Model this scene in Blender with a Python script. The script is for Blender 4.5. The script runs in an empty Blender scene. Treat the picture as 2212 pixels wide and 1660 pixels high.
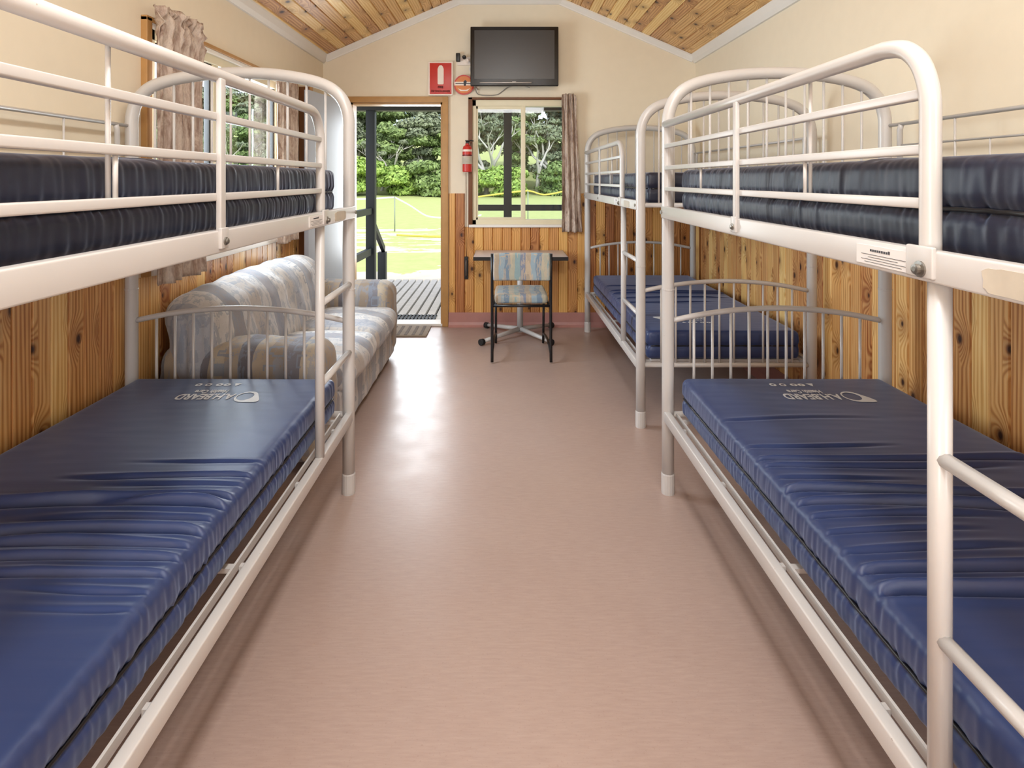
import bpy, math, random
import numpy as np
from mathutils import Vector, Matrix, noise as mnoise

sc = bpy.context.scene
C = sc.collection
PI = math.pi
random.seed(7)

# ------------------------------------------------------------------ camera
cam = bpy.data.cameras.new('camera'); camo = bpy.data.objects.new('camera', cam); C.objects.link(camo)
camo.location = (0, 0, 1.3); camo.rotation_euler = (PI/2, 0, 0)
cam.sensor_width = 36; cam.lens = 1284/2212*36
cam.shift_x = 0.0095; cam.shift_y = -0.1998
cam.clip_start = 0.02; cam.clip_end = 500
sc.camera = camo
# ------------------------------------------------------------------ view
sc.view_settings.view_transform = 'Standard'; sc.view_settings.look = 'None'
sc.view_settings.gamma = 1; sc.view_settings.use_curve_mapping = False
sc.view_settings.exposure = 0.1
try:
    sc.cycles.use_denoising = True
    sc.cycles.max_bounces = 10; sc.cycles.diffuse_bounces = 5
    sc.cycles.sample_clamp_indirect = 8
except Exception: pass

# ------------------------------------------------------------------ sky
W = bpy.data.worlds.new('sky'); sc.world = W; W.use_nodes = True
nt = W.node_tree; nt.nodes.clear()
SKY = 1.0
tc = nt.nodes.new('ShaderNodeTexCoord')
sky = nt.nodes.new('ShaderNodeTexSky'); sky.sky_type = 'NISHITA'; sky.sun_disc = False
sky.sun_elevation = math.radians(50); sky.sun_rotation = math.radians(200); sky.altitude = 10
hs = nt.nodes.new('ShaderNodeMixRGB'); hs.blend_type = 'MULTIPLY'; hs.inputs[0].default_value = 1
hs.inputs[2].default_value = (0.30, 0.30, 0.30, 1)
nz = nt.nodes.new('ShaderNodeTexNoise'); nz.inputs['Scale'].default_value = 3.2; nz.inputs['Detail'].default_value = 7
mp = nt.nodes.new('ShaderNodeMapping'); mp.inputs['Scale'].default_value = (1, 1, 2.6)
cr = nt.nodes.new('ShaderNodeValToRGB'); cr.color_ramp.elements[0].position = 0.36; cr.color_ramp.elements[1].position = 0.56
mx = nt.nodes.new('ShaderNodeMixRGB'); mx.inputs[2].default_value = (1.75, 1.8, 1.9, 1)
bg = nt.nodes.new('ShaderNodeBackground'); bg.inputs['Strength'].default_value = SKY
wo = nt.nodes.new('ShaderNodeOutputWorld')
L = nt.links.new
L(tc.outputs['Generated'], mp.inputs[0]); L(mp.outputs[0], nz.inputs['Vector']); L(nz.outputs[0], cr.inputs[0])
L(sky.outputs[0], hs.inputs[1]); L(hs.outputs[0], mx.inputs[1]); L(cr.outputs[0], mx.inputs[0])
L(mx.outputs[0], bg.inputs[0]); L(bg.outputs[0], wo.inputs[0])

# ------------------------------------------------------------------ lights
def area(name, loc, rot, sx, sy, power, col=(1, 1, 1), spread=PI):
    l = bpy.data.lights.new(name, 'AREA'); l.shape = 'RECTANGLE'; l.size = sx; l.size_y = sy
    l.energy = power; l.color = col; l.spread = spread
    o = bpy.data.objects.new(name, l); C.objects.link(o); o.location = loc; o.rotation_euler = rot
    return o
def sun(name, rot, e, ang, col):
    l = bpy.data.lights.new(name, 'SUN'); l.energy = e; l.angle = ang; l.color = col
    o = bpy.data.objects.new(name, l); C.objects.link(o); o.rotation_euler = rot
sun('sun', (math.radians(38), math.radians(28), 0), 2.2, math.radians(6), (1, 0.97, 0.9))
# fill lights added out of view, above and behind the camera
area('overhead_fill', (0.06, -1.0, 2.74), (math.radians(62), 0, 0), 1.5, 0.3, 34, (0.98, 0.98, 0.97))
area('rear_fill', (-1.15, -1.20, 1.35), (PI/2, 0, 0), 0.66, 1.5, 26, (0.90, 0.95, 1.0))  # rear corner fill, set at window openings added out of view
area('rear_fill', (1.47, -1.20, 1.35), (PI/2, 0, 0), 0.36, 1.5, 17, (0.90, 0.95, 1.0))
area('overhead_fill', (0.06, 0.2, 2.84), (0, 0, 0), 0.3, 1.25, 30, (0.98, 0.98, 0.97))
area('overhead_fill', (0.06, 1.6, 2.855), (0, 0, 0), 0.3, 1.25, 15, (0.98, 0.98, 0.96))
# daylight entering through the glass of the left window and the open door
area('left_window_light', (-1.80, 3.45, 1.5), (0, -math.radians(78), 0), 1.0, 1.4, 70, (0.88, 0.94, 1.0))
area('doorway_light', (-0.90, 6.3, 1.25), (-PI/2, 0, 0), 0.7, 1.6, 17, (0.90, 0.95, 1.0), math.radians(120))

# ------------------------------------------------------------------ materials
def lin(c):
    r = []
    for v in c[:3]:
        v = v/255
        r.append(v/12.92 if v <= 0.04045 else ((v+0.055)/1.055)**2.4)
    return (*r, 1)
class NT:
    def __init__(s, name):
        s.m = bpy.data.materials.new(name); s.m.use_nodes = True
        s.t = s.m.node_tree; s.b = s.t.nodes['Principled BSDF']
    def n(s, k, **kw):
        o = s.t.nodes.new(k)
        for a, v in kw.items(): setattr(o, a, v)
        return o
    def l(s, a, b): s.t.links.new(a, b)
    def coord(s, scale=(1, 1, 1), rot=(0, 0, 0), kind='Object'):
        t = s.n('ShaderNodeTexCoord'); m = s.n('ShaderNodeMapping')
        m.inputs['Scale'].default_value = scale; m.inputs['Rotation'].default_value = rot
        s.l(t.outputs[kind], m.inputs[0]); return m.outputs[0]
    def noise(s, vec, scale=5, detail=3, rough=0.5, dist=0):
        o = s.n('ShaderNodeTexNoise'); o.inputs['Scale'].default_value = scale; o.inputs['Detail'].default_value = detail
        o.inputs['Roughness'].default_value = rough; o.inputs['Distortion'].default_value = dist
        if vec: s.l(vec, o.inputs['Vector'])
        return o.outputs[0]
    def math(s, op, a, b=None, c=None, clamp=False):
        o = s.n('ShaderNodeMath', operation=op); o.use_clamp = clamp
        for i, v in enumerate((a, b, c)):
            if v is None: continue
            if isinstance(v, (int, float)): o.inputs[i].default_value = v
            else: s.l(v, o.inputs[i])
        return o.outputs[0]
    def ramp(s, f, stops, interp='LINEAR'):
        o = s.n('ShaderNodeValToRGB'); o.color_ramp.interpolation = interp
        e = o.color_ramp.elements
        while len(e) < len(stops): e.new(0.5)
        for k, (p, c) in zip(e, stops): k.position = p; k.color = c if len(c) == 4 else (*c, 1)
        s.l(f, o.inputs[0]); return o.outputs[0]
    def mix(s, f, a, b, mode='MIX'):
        o = s.n('ShaderNodeMixRGB', blend_type=mode)
        for i, v in enumerate((f, a, b)):
            if isinstance(v, (int, float)): o.inputs[i].default_value = v
            elif isinstance(v, tuple): o.inputs[i].default_value = v
            else: s.l(v, o.inputs[i])
        return o.outputs[0]
    def bump(s, h, strength=0.3, dist=0.01):
        o = s.n('ShaderNodeBump'); o.inputs['Strength'].default_value = strength; o.inputs['Distance'].default_value = dist
        s.l(h, o.inputs['Height']); s.l(o.outputs[0], s.b.inputs['Normal'])
    def set(s, col=None, rough=None, spec=None, metal=None, coat=None, coatr=None, sheen=None):
        for k, v in (('Base Color', col), ('Roughness', rough), ('Specular IOR Level', spec), ('Metallic', metal), ('Coat Weight', coat), ('Coat Roughness', coatr), ('Sheen Weight', sheen)):
            if v is None: continue
            if isinstance(v, (int, float, tuple)): s.b.inputs[k].default_value = v
            else: s.l(v, s.b.inputs[k])
        return s.m
def plain(name, rgb, rough=0.5, spec=0.5, metal=0, var=0.06, coat=0):
    s = NT(name); c = lin(rgb)
    n = s.noise(s.coord(), 14, 4)
    d = tuple(v*(1-var*2) for v in c[:3])+(1,)
    s.set(s.mix(n, d, tuple(min(1, v*(1+var)) for v in c[:3])+(1,)), rough, spec, metal, coat)
    return s.m

def wood(name, across, along, bw, light, mid, dark, knot=(60, 28, 12), rough=0.42, coat=0.15, seed=0.0, phase=0.0):
    """pine boards: across/along are 0,1,2 axes of object space"""
    s = NT(name)
    t = s.n('ShaderNodeTexCoord'); sp = s.n('ShaderNodeSeparateXYZ'); s.l(t.outputs['Object'], sp.inputs[0])
    a = sp.outputs[across]; z = sp.outputs[along]
    q = s.math('DIVIDE', s.math('SUBTRACT', a, phase), bw)
    idx = s.math('FLOOR', q)
    wn = s.n('ShaderNodeTexWhiteNoise', noise_dimensions='1D'); s.l(s.math('ADD', idx, seed), wn.inputs['W'])
    rnd = wn.outputs['Value']
    off = s.math('MULTIPLY', rnd, 37.0)
    # knots
    kv = s.n('ShaderNodeCombineXYZ'); s.l(s.math('DIVIDE', a, 0.085), kv.inputs[0]); s.l(s.math('ADD', s.math('DIVIDE', z, 0.34), off), kv.inputs[1]); s.l(idx, kv.inputs[2])
    vo = s.n('ShaderNodeTexVoronoi', voronoi_dimensions='2D'); vo.inputs['Scale'].default_value = 1.0; s.l(kv.outputs[0], vo.inputs['Vector'])
    # stretch distance: knots rounder
    cv = s.n('ShaderNodeSeparateColor'); s.l(vo.outputs['Color'], cv.inputs[0])
    pres = s.math('GREATER_THAN', cv.outputs[0], 0.38)
    vp = s.n('ShaderNodeVectorMath', operation='SUBTRACT'); s.l(kv.outputs[0], vp.inputs[0]); s.l(vo.outputs['Position'], vp.inputs[1])
    vm = s.n('ShaderNodeVectorMath', operation='MULTIPLY'); s.l(vp.outputs[0], vm.inputs[0]); vm.inputs[1].default_value = (0.085, 0.34*0.62, 0)
    vl = s.n('ShaderNodeVectorMath', operation='LENGTH'); s.l(vm.outputs[0], vl.inputs[0])
    dist = vl.outputs['Value']
    kr = s.math('MULTIPLY_ADD', cv.outputs[1], 0.012, 0.008)
    core = s.math('MULTIPLY', s.math('SUBTRACT', 1.0, s.math('SMOOTH_MIN', s.math('DIVIDE', dist, kr), 1.0, 0.3), clamp=True), 1.6, clamp=True)
    core = s.math('MULTIPLY', core, pres)
    halo = s.math('MULTIPLY', s.math('POWER', s.math('SUBTRACT', 1.0, s.math('DIVIDE', dist, 0.07), clamp=True), 1.6), pres)
    # grain
    gv = s.n('ShaderNodeCombineXYZ')
    s.l(s.math('ADD', s.math('MULTIPLY', a, 16.0), s.math('MULTIPLY', halo, 1.5)), gv.inputs[0])
    s.l(s.math('ADD', s.math('MULTIPLY', z, 1.1), off), gv.inputs[1]); s.l(off, gv.inputs[2])
    g1 = s.noise(gv.outputs[0], 2.2, 5, 0.55, 0.8)
    w = s.n('ShaderNodeTexWave', wave_type='BANDS', bands_direction='X'); w.inputs['Scale'].default_value = 1.1
    w.inputs['Distortion'].default_value = 4.5; w.inputs['Detail'].default_value = 3; w.inputs['Detail Scale'].default_value = 1.2
    s.l(gv.outputs[0], w.inputs['Vector'])
    f = s.math('ADD', s.math('MULTIPLY', g1, 0.55), s.math('MULTIPLY', w.outputs[1], 0.38))
    f = s.math('ADD', f, s.math('MULTIPLY_ADD', rnd, 0.34, -0.15))
    col = s.ramp(f, [(0.12, lin(dark)), (0.45, lin(mid)), (0.85, lin(light))])
    kd = lin(tuple((x*0.75+y*0.25) for x, y in zip(dark, knot)))
    col = s.mix(s.math('MULTIPLY', halo, 0.75), col, kd)
    col = s.mix(core, col, lin(knot))
    # per-board hue
    hsv = s.n('ShaderNodeHueSaturation'); s.l(col, hsv.inputs['Color'])
    s.l(s.math('MULTIPLY_ADD', rnd, 0.02, 0.488), hsv.inputs['Hue'])
    s.l(s.math('MULTIPLY_ADD', rnd, 0.30, 0.82), hsv.inputs['Value'])
    s.bump(g1, 0.08, 0.003)
    s.set(hsv.outputs[0], rough, 0.45, 0, coat, 0.25)
    return s.m

M = {}
M['pine_y'] = wood('pine_wall_side', 1, 2, 0.083, (250, 214, 152), (232, 178, 106), (176, 110, 50))
M['pine_x'] = wood('pine_wall_end', 0, 2, 0.083, (226, 174, 108), (202, 144, 78), (152, 96, 42), seed=9)
M['pine_c'] = wood('pine_ceiling', 0, 1, 0.0765, (246, 212, 150), (232, 186, 116), (188, 134, 70), seed=3)
M['casing'] = plain('casing_timber', (186, 140, 84), 0.45, var=0.12)
M['casing_dark'] = plain('dark_timber', (112, 66, 30), 0.45, var=0.12)
M['cream'] = plain('cream_paint', (234, 222, 200), 0.6, 0.3, var=0.02)
M['white'] = plain('white_paint', (232, 228, 222), 0.45, var=0.02)
M['door_white'] = plain('door_paint', (178, 186, 200), 0.4, var=0.02)
M['alu'] = plain('cream_aluminium', (226, 216, 186), 0.4, var=0.03)
M['black'] = plain('black_plastic', (22, 20, 20), 0.4)
M['green_post'] = plain('dark_green_paint', (9, 20, 27), 0.5)
M['metal'] = plain('zinc', (150, 145, 138), 0.35, metal=0.9)
M['red'] = plain('red_enamel', (196, 44, 34), 0.35)
M['signwhite'] = plain('sign_white', (240, 226, 214), 0.5)
M['orange'] = plain('sign_orange', (220, 130, 70), 0.5)
M['screen'] = plain('tv_screen', (46, 38, 32), 0.3, var=0.02)
M['bezel'] = plain('tv_bezel', (22, 16, 14), 0.25)
M['chairframe'] = plain('black_steel', (22, 20, 22), 0.35)
M['laminate'] = plain('grey_laminate', (206, 198, 200), 0.3, var=0.02)
M['cable'] = plain('grey_cable', (150, 145, 138), 0.5)
M['gumtrunk'] = plain('pale_bark', (206, 200, 192), 0.8, var=0.2)
M['trunk'] = plain('bark', (110, 96, 84), 0.9, var=0.25)
M['tape_white'] = plain('white_tape', (235, 240, 225), 0.6)
M['tape_yellow'] = plain('yellow_tape', (226, 206, 92), 0.6)
M['rope'] = plain('stake_grey', (150, 160, 140), 0.6)

def mk_tube():
    s = NT('cream_powdercoat')
    n = s.noise(s.coord(), 60, 4, 0.6)
    m = s.noise(s.coord(), 3, 3)
    c = s.mix(m, lin((188, 184, 181)), lin((204, 200, 197)))
    chip = s.math('GREATER_THAN', n, 0.735)
    c = s.mix(s.math('MULTIPLY', chip, 0.55), c, lin((140, 112, 88)))
    s.set(c, 0.32, 0.5, 0, 0.25, 0.2)
    return s.m
M['tube'] = mk_tube()
def mk_vinyl(name, ca, cb):
    s = NT(name)
    n = s.noise(s.coord(), 3, 4)
    w = s.n('ShaderNodeTexNoise'); w.inputs['Scale'].default_value = 900
    c = s.mix(n, lin(ca), lin(cb))
    f = s.noise(s.coord((3, 160, 160)), 1, 2)
    s.bump(f, 0.05, 0.002)
    s.set(c, 0.42, 0.5, 0, 0.0, 0.3, 0.35); s.b.inputs['Sheen Tint'].default_value = (0.55, 0.68, 1, 1); s.b.inputs['Sheen Roughness'].default_value = 0.35
    return s.m
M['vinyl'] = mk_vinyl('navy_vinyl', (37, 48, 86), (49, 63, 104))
M['vinyl_shaded'] = mk_vinyl('shaded_navy_vinyl', (22, 25, 42), (30, 34, 54))  # shaded copy of the navy vinyl: upper bunk shade put into the colour
M['zip'] = plain('black_zip', (16, 14, 18), 0.35)
M['print'] = plain('white_print', (240, 244, 250), 0.5)

def mk_floor():
    s = NT('pink_linoleum')
    v = s.coord()
    n = s.noise(s.coord((3, 22, 1)), 6, 6, 0.65)
    n2 = s.noise(v, 1.1, 3)
    n3 = s.noise(v, 160, 2)
    c = s.mix(n, lin((146, 120, 112)), lin((180, 158, 149)))
    c = s.mix(s.math('MULTIPLY', n2, 0.4), c, lin((194, 172, 156)))
    c = s.mix(s.math('MULTIPLY', s.math('GREATER_THAN', n3, 0.66), 0.25), c, lin((146, 116, 104)))
    r = s.math('MULTIPLY_ADD', s.noise(v, 7, 5), 0.22, 0.24)
    s.bump(s.noise(v, 38, 4), 0.10, 0.003)
    s.set(c, r, 0.5)
    return s.m
M['floor'] = mk_floor()
M['skirt'] = plain('pink_vinyl_skirting', (176, 124, 116), 0.4, var=0.08)

def mk_fabric(name, axis, cols, w, motif=(130, 140, 155), rough=0.85):
    s = NT(name)
    t = s.n('ShaderNodeTexCoord'); sp = s.n('ShaderNodeSeparateXYZ'); s.l(t.outputs['Object'], sp.inputs[0])
    y = sp.outputs[axis]
    nn = s.noise(t.outputs['Object'], 5, 2)
    q = s.math('DIVIDE', s.math('MULTIPLY_ADD', nn, 0.05, y), w)
    fr = s.math('FRACT', q)
    k = len(cols)
    col = s.ramp(fr, [(i/k, lin(c)) for i, c in enumerate(cols)], 'CONSTANT')
    vo = s.n('ShaderNodeTexVoronoi', distance='CHEBYCHEV'); vo.inputs['Scale'].default_value = 11; s.l(t.outputs['Object'], vo.inputs['Vector'])
    e = s.math('MULTIPLY', s.math('LESS_THAN', vo.outputs[0], 0.30), s.math('GREATER_THAN', vo.outputs[0], 0.21))
    msk = s.math('GREATER_THAN', s.noise(t.outputs['Object'], 6, 1), 0.52)
    col = s.mix(s.math('MULTIPLY', s.math('MULTIPLY', e, msk), 0.8), col, lin(motif))
    n2 = s.noise(t.outputs['Object'], 28, 5, 0.7)
    col = s.mix(0.30, col, lin((188, 184, 182)) if axis == 1 else col)
    col = s.mix(s.math('MULTIPLY', n2, 0.40), col, lin((118, 110, 104)))
    n4 = s.noise(s.coord((9, 9, 2.2)), 3, 4, 0.7); col = s.mix(s.math('MULTIPLY', s.math('GREATER_THAN', n4, 0.53), 0.5), col, lin(motif))
    s.bump(s.noise(t.outputs['Object'], 220, 3), 0.25, 0.002)
    s.set(col, rough, 0.2, 0, 0, 0.3, 0.2)
    return s.m
SC = [(206, 204, 204), (140, 142, 156), (224, 222, 220), (196, 188, 180), (164, 168, 180), (216, 212, 208), (126, 124, 132), (208, 206, 206), (182, 172, 164)]
M['sofa_y'] = mk_fabric('sofa_fabric_lengthwise', 1, SC, 1.05)
M['sofa_x'] = mk_fabric('sofa_fabric_crosswise', 0, [(168, 152, 134), (106, 104, 112), (176, 160, 140), (150, 134, 118), (120, 118, 126), (184, 170, 150)], 0.40)
CC = [(150, 172, 184), (116, 140, 160), (178, 176, 158), (140, 168, 172), (126, 136, 156), (176, 160, 140)]
M['chair_fab'] = mk_fabric('chair_fabric', 0, CC, 0.23, (196, 176, 150))
def mk_curtain():
    s = NT('patterned_curtain')
    v = s.coord((1, 1, 0.35))
    n = s.noise(v, 16, 5, 0.7, 1.2); n2 = s.noise(s.coord(), 42, 4, 0.6)
    c = s.ramp(n, [(0.32, lin((132, 106, 92))), (0.46, lin((188, 166, 152))), (0.58, lin((222, 206, 190))), (0.74, lin((150, 132, 136)))])
    c = s.mix(s.math('MULTIPLY', n2, 0.5), c, lin((120, 100, 88)))
    s.bump(n2, 0.2, 0.003)
    s.set(c, 0.8, 0.2)
    return s.m
M['curtain'] = mk_curtain()
def mk_glass():
    m = bpy.data.materials.new('window_glass'); m.use_nodes = True; t = m.node_tree; t.nodes.clear()
    tr = t.nodes.new('ShaderNodeBsdfTransparent'); tr.inputs[0].default_value = (0.93, 0.96, 0.97, 1)
    gl = t.nodes.new('ShaderNodeBsdfGlossy'); gl.inputs['Roughness'].default_value = 0.02
    fr = t.nodes.new('ShaderNodeFresnel'); fr.inputs[0].default_value = 1.45
    mx = t.nodes.new('ShaderNodeMixShader'); o = t.nodes.new('ShaderNodeOutputMaterial')
    ge = t.nodes.new('ShaderNodeNewGeometry'); mu = t.nodes.new('ShaderNodeMath'); mu.operation = 'MULTIPLY'; su = t.nodes.new('ShaderNodeMath'); su.operation = 'SUBTRACT'; su.inputs[0].default_value = 1
    t.links.new(ge.outputs['Backfacing'], su.inputs[1]); t.links.new(fr.outputs[0], mu.inputs[0]); t.links.new(su.outputs[0], mu.inputs[1])
    t.links.new(mu.outputs[0], mx.inputs[0]); t.links.new(tr.outputs[0], mx.inputs[1]); t.links.new(gl.outputs[0], mx.inputs[2]); t.links.new(mx.outputs[0], o.inputs[0])
    return m
M['glass'] = mk_glass()
def mk_leaf(name, a, b):
    s = NT(name)
    n = s.noise(s.coord(), 0.9, 3)
    oi = s.n('ShaderNodeObjectInfo')
    g = s.n('ShaderNodeNewGeometry')
    f = s.math('ADD', s.math('MULTIPLY', n, 0.6), s.math('MULTIPLY', g.outputs['Random Per Island'], 0.5))
    c = s.mix(f, lin(a), lin(b))
    h = s.n('ShaderNodeHueSaturation'); s.l(c, h.inputs['Color']); s.l(s.math('MULTIPLY_ADD', oi.outputs['Random'], 0.5, 0.75), h.inputs['Value'])
    s.set(h.outputs[0], 0.6, 0.3)
    s.b.inputs['Transmission Weight'].default_value = 0.0
    return s.m
M['leaf_a'] = mk_leaf('leaf_green', (74, 100, 56), (160, 180, 112))
M['leaf_b'] = mk_leaf('leaf_grey_green', (92, 104, 84), (158, 166, 132))
M['leaf_c'] = mk_leaf('leaf_bright', (84, 128, 50), (186, 208, 110))
def mk_ground():
    s = NT('lawn_and_sand')
    t = s.n('ShaderNodeTexCoord'); sp = s.n('ShaderNodeSeparateXYZ'); s.l(t.outputs['Object'], sp.inputs[0])
    y = sp.outputs[1]
    n = s.noise(t.outputs['Object'], 0.45, 5, 0.6); n2 = s.noise(t.outputs['Object'], 3, 6, 0.7)
    grass = s.mix(n2, lin((158, 168, 100)), lin((198, 204, 142)))
    sand = s.mix(n2, lin((186, 170, 148)), lin((236, 226, 208)))
    yy = s.math('MULTIPLY_ADD', n, 7.0, s.math('SUBTRACT', y, 3.5))
    near = s.math('LESS_THAN', yy, 11.6)
    midp = s.math('MULTIPLY', s.math('MULTIPLY', s.math('GREATER_THAN', y, 14.2), s.math('LESS_THAN', yy, 21.5)), s.math('GREATER_THAN', s.noise(s.coord((0.6, 1.6, 1)), 0.8, 5, 0.7), 0.50))
    f = s.math('MAXIMUM', near, midp)
    s.set(s.mix(f, grass, sand), 0.9, 0.1)
    return s.m
M['ground'] = mk_ground()
M['deck'] = plain('weathered_deck', (220, 216, 210), 0.7, var=0.12)
M['mat'] = plain('door_mat', (150, 136, 120), 0.95, var=0.15)
M['rubber'] = plain('black_rubber', (26, 28, 30), 0.6)
M['sticker'] = plain('paper_label', (226, 222, 220), 0.5, var=0.02)
M['residue'] = plain('torn_paper', (198, 188, 172), 0.9, var=0.2)
M['dark_print'] = plain('dark_print', (60, 60, 66), 0.6)

# ------------------------------------------------------------------ mesh helpers
class MB:
    def __init__(s): s.v = []; s.f = []; s.sm = []
    def add(s, vs, fs, smooth=False):
        o = len(s.v); s.v += [tuple(p) for p in vs]
        s.f += [tuple(i+o for i in f) for f in fs]; s.sm += [smooth]*len(fs); return s
    def box(s, x0, x1, y0, y1, z0, z1, b=0.0):
        if b > 0:
            vs, fs = rbox((x1-x0)/2, (y1-y0)/2, (z1-z0)/2, min(b, (x1-x0)*.49, (y1-y0)*.49, (z1-z0)*.49), 1, 1, 1, 2)
            cx, cy, cz = (x0+x1)/2, (y0+y1)/2, (z0+z1)/2
            return s.add([(p[0]+cx, p[1]+cy, p[2]+cz) for p in vs], fs, True)
        vs = [(x, y, z) for z in (z0, z1) for y in (y0, y1) for x in (x0, x1)]
        return s.add(vs, [(0, 2, 3, 1), (4, 5, 7, 6), (0, 1, 5, 4), (2, 6, 7, 3), (0, 4, 6, 2), (1, 3, 7, 5)])
    def tube(s, pts, r, n=12, cap=True, flat=None):
        pts = [Vector(p) for p in pts]; rs = r if isinstance(r, (list, tuple)) else [r]*len(pts)
        vs = []; up = None; N = len(pts)
        for i, p in enumerate(pts):
            t = (pts[min(i+1, N-1)]-pts[max(i-1, 0)]).normalized()
            if up is None:
                up = Vector((0, 0, 1)) if abs(t.z) < .9 else Vector((0, 1, 0))
                a = t.cross(up).normalized()
            else:
                a = (a - t*a.dot(t)).normalized()
            b = t.cross(a).normalized()
            for k in range(n):
                th = 2*PI*k/n
                vs.append(p + a*math.cos(th)*rs[i] + b*math.sin(th)*rs[i])
        fs = [(i*n+k, i*n+(k+1) % n, (i+1)*n+(k+1) % n, (i+1)*n+k) for i in range(N-1) for k in range(n)]
        s.add(vs, fs, True)
        if cap:
            o = len(s.v)-len(vs)
            s.f += [tuple(o+k for k in reversed(range(n))), tuple(o+(N-1)*n+k for k in range(n))]; s.sm += [False, False]
        return s
    def lathe(s, prof, c=(0, 0, 0), n=20, axis='z'):
        vs = []
        for r, h in prof:
            for k in range(n):
                th = 2*PI*k/n; a, b = r*math.cos(th), r*math.sin(th)
                if axis == 'z': vs.append((c[0]+a, c[1]+b, c[2]+h))
                elif axis == 'y': vs.append((c[0]+a, c[1]+h, c[2]+b))
                else: vs.append((c[0]+h, c[1]+a, c[2]+b))
        N = len(prof)
        fs = [(i*n+k, i*n+(k+1) % n, (i+1)*n+(k+1) % n, (i+1)*n+k) for i in range(N-1) for k in range(n)]
        fs += [tuple(range(n)), tuple((N-1)*n+k for k in range(n))]
        return s.add(vs, fs, False)
    def prism(s, poly, axis, a0, a1):
        """poly of 2D points extruded along axis (0,1,2) between a0 and a1"""
        def mk(p, a):
            q = list(p); q.insert(axis, a); return tuple(q)
        n = len(poly)
        vs = [mk(p, a0) for p in poly]+[mk(p, a1) for p in poly]
        fs = [(i, (i+1) % n, n+(i+1) % n, n+i) for i in range(n)]+[tuple(range(n)), tuple(range(2*n-1, n-1, -1))]
        return s.add(vs, fs)
    def build(s, name, mat, parent=None, loc=None):
        me = bpy.data.meshes.new(name); me.from_pydata(s.v, [], s.f)
        me.polygons.foreach_set('use_smooth', s.sm); me.materials.append(M[mat] if isinstance(mat, str) else mat)
        me.validate()
        import bmesh
        bm = bmesh.new(); bm.from_mesh(me); bmesh.ops.recalc_face_normals(bm, faces=bm.faces); bm.to_mesh(me); bm.free()
        o = bpy.data.objects.new(name, me); C.objects.link(o)
        if parent: o.parent = parent
        if loc: o.location = loc
        return o

def rbox(hx, hy, hz, r, nx, ny, nz, nr=3):
    """rounded box surface grid; returns verts, faces"""
    def ax(h, n):
        inner = [-h+r+(2*(h-r))*i/n for i in range(n+1)] if h > r+1e-6 else [0, 0]
        cs = [r*(1-math.cos(PI/4*(1))) for _ in range(0)]
        lo = [-h + r*(1-math.tan(PI/4*(1-i/nr))) if False else -h + r*(i/nr) for i in range(nr)]
        return lo+inner+[-q for q in reversed(lo)]
    X, Y, Z = ax(hx, nx), ax(hy, ny), ax(hz, nz)
    idx = {}; vs = []; fs = []
    def V(i, j, k):
        key = (i, j, k)
        if key in idx: return idx[key]
        p = Vector((X[i], Y[j], Z[k]))
        c = Vector((max(-hx+r, min(hx-r, p.x)), max(-hy+r, min(hy-r, p.y)), max(-hz+r, min(hz-r, p.z))))
        d = p-c
        if d.length > 1e-9: p = c+d.normalized()*r
        idx[key] = len(vs); vs.append(p); return idx[key]
    a, b, c = len(X)-1, len(Y)-1, len(Z)-1
    for i in range(a):
        for j in range(b):
            fs.append((V(i, j, 0), V(i, j+1, 0), V(i+1, j+1, 0), V(i+1, j, 0)))
            fs.append((V(i, j, c), V(i+1, j, c), V(i+1, j+1, c), V(i, j+1, c)))
    for i in range(a):
        for k in range(c):
            fs.append((V(i, 0, k), V(i+1, 0, k), V(i+1, 0, k+1), V(i, 0, k+1)))
            fs.append((V(i, b, k), V(i, b, k+1), V(i+1, b, k+1), V(i+1, b, k)))
    for j in range(b):
        for k in range(c):
            fs.append((V(0, j, k), V(0, j, k+1), V(0, j+1, k+1), V(0, j+1, k)))
            fs.append((V(a, j, k), V(a, j+1, k), V(a, j+1, k+1), V(a, j, k+1)))
    return vs, fs

def spline(P, n=8):
    P = [Vector(p) for p in P]; out = []
    for i in range(len(P)-1):
        p0 = P[max(i-1, 0)]; p1 = P[i]; p2 = P[i+1]; p3 = P[min(i+2, len(P)-1)]
        for k in range(n):
            t = k/n
            out.append(0.5*((2*p1)+(-p0+p2)*t+(2*p0-5*p1+4*p2-p3)*t*t+(-p0+3*p1-3*p2+p3)*t**3))
    out.append(P[-1]); return out

def empty(name, loc=(0, 0, 0), rz=0, label=None, cat=None, group=None):
    o = bpy.data.objects.new(name, None); C.objects.link(o); o.location = loc; o.rotation_euler = (0, 0, rz)
    o.empty_display_size = 0.1
    tag(o, label, cat, group); return o
def tag(o, label=None, cat=None, group=None, kind=None):
    if label: o['label'] = label
    if cat: o['category'] = cat
    if group: o['group'] = group
    if kind: o['kind'] = kind
    return o
def struct(o): o['kind'] = 'structure'; return o
def copy_tree(o, parent=None):
    c = o.copy(); C.objects.link(c); c.parent = parent
    for ch in list(o.children): copy_tree(ch, c)
    return c
def fbm(x, y, z=0): return mnoise.noise(Vector((x, y, z)))

# ------------------------------------------------------------------ room constants
XL, XR, YB, YN = -1.575, 1.70, 5.267, -1.25
ZE = 2.39; SL = 0.4326; ZT = 2.90
XA, XB = XL+(ZT-ZE)/SL, XR-(ZT-ZE)/SL       # ends of the flat soffit
ZD = 1.177                                    # dado height

# floor
b = MB(); b.box(XL-.14, XR+.14, YN-.14, YB+.12, -.08, 0)
struct(b.build('floor', 'floor'))

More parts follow.
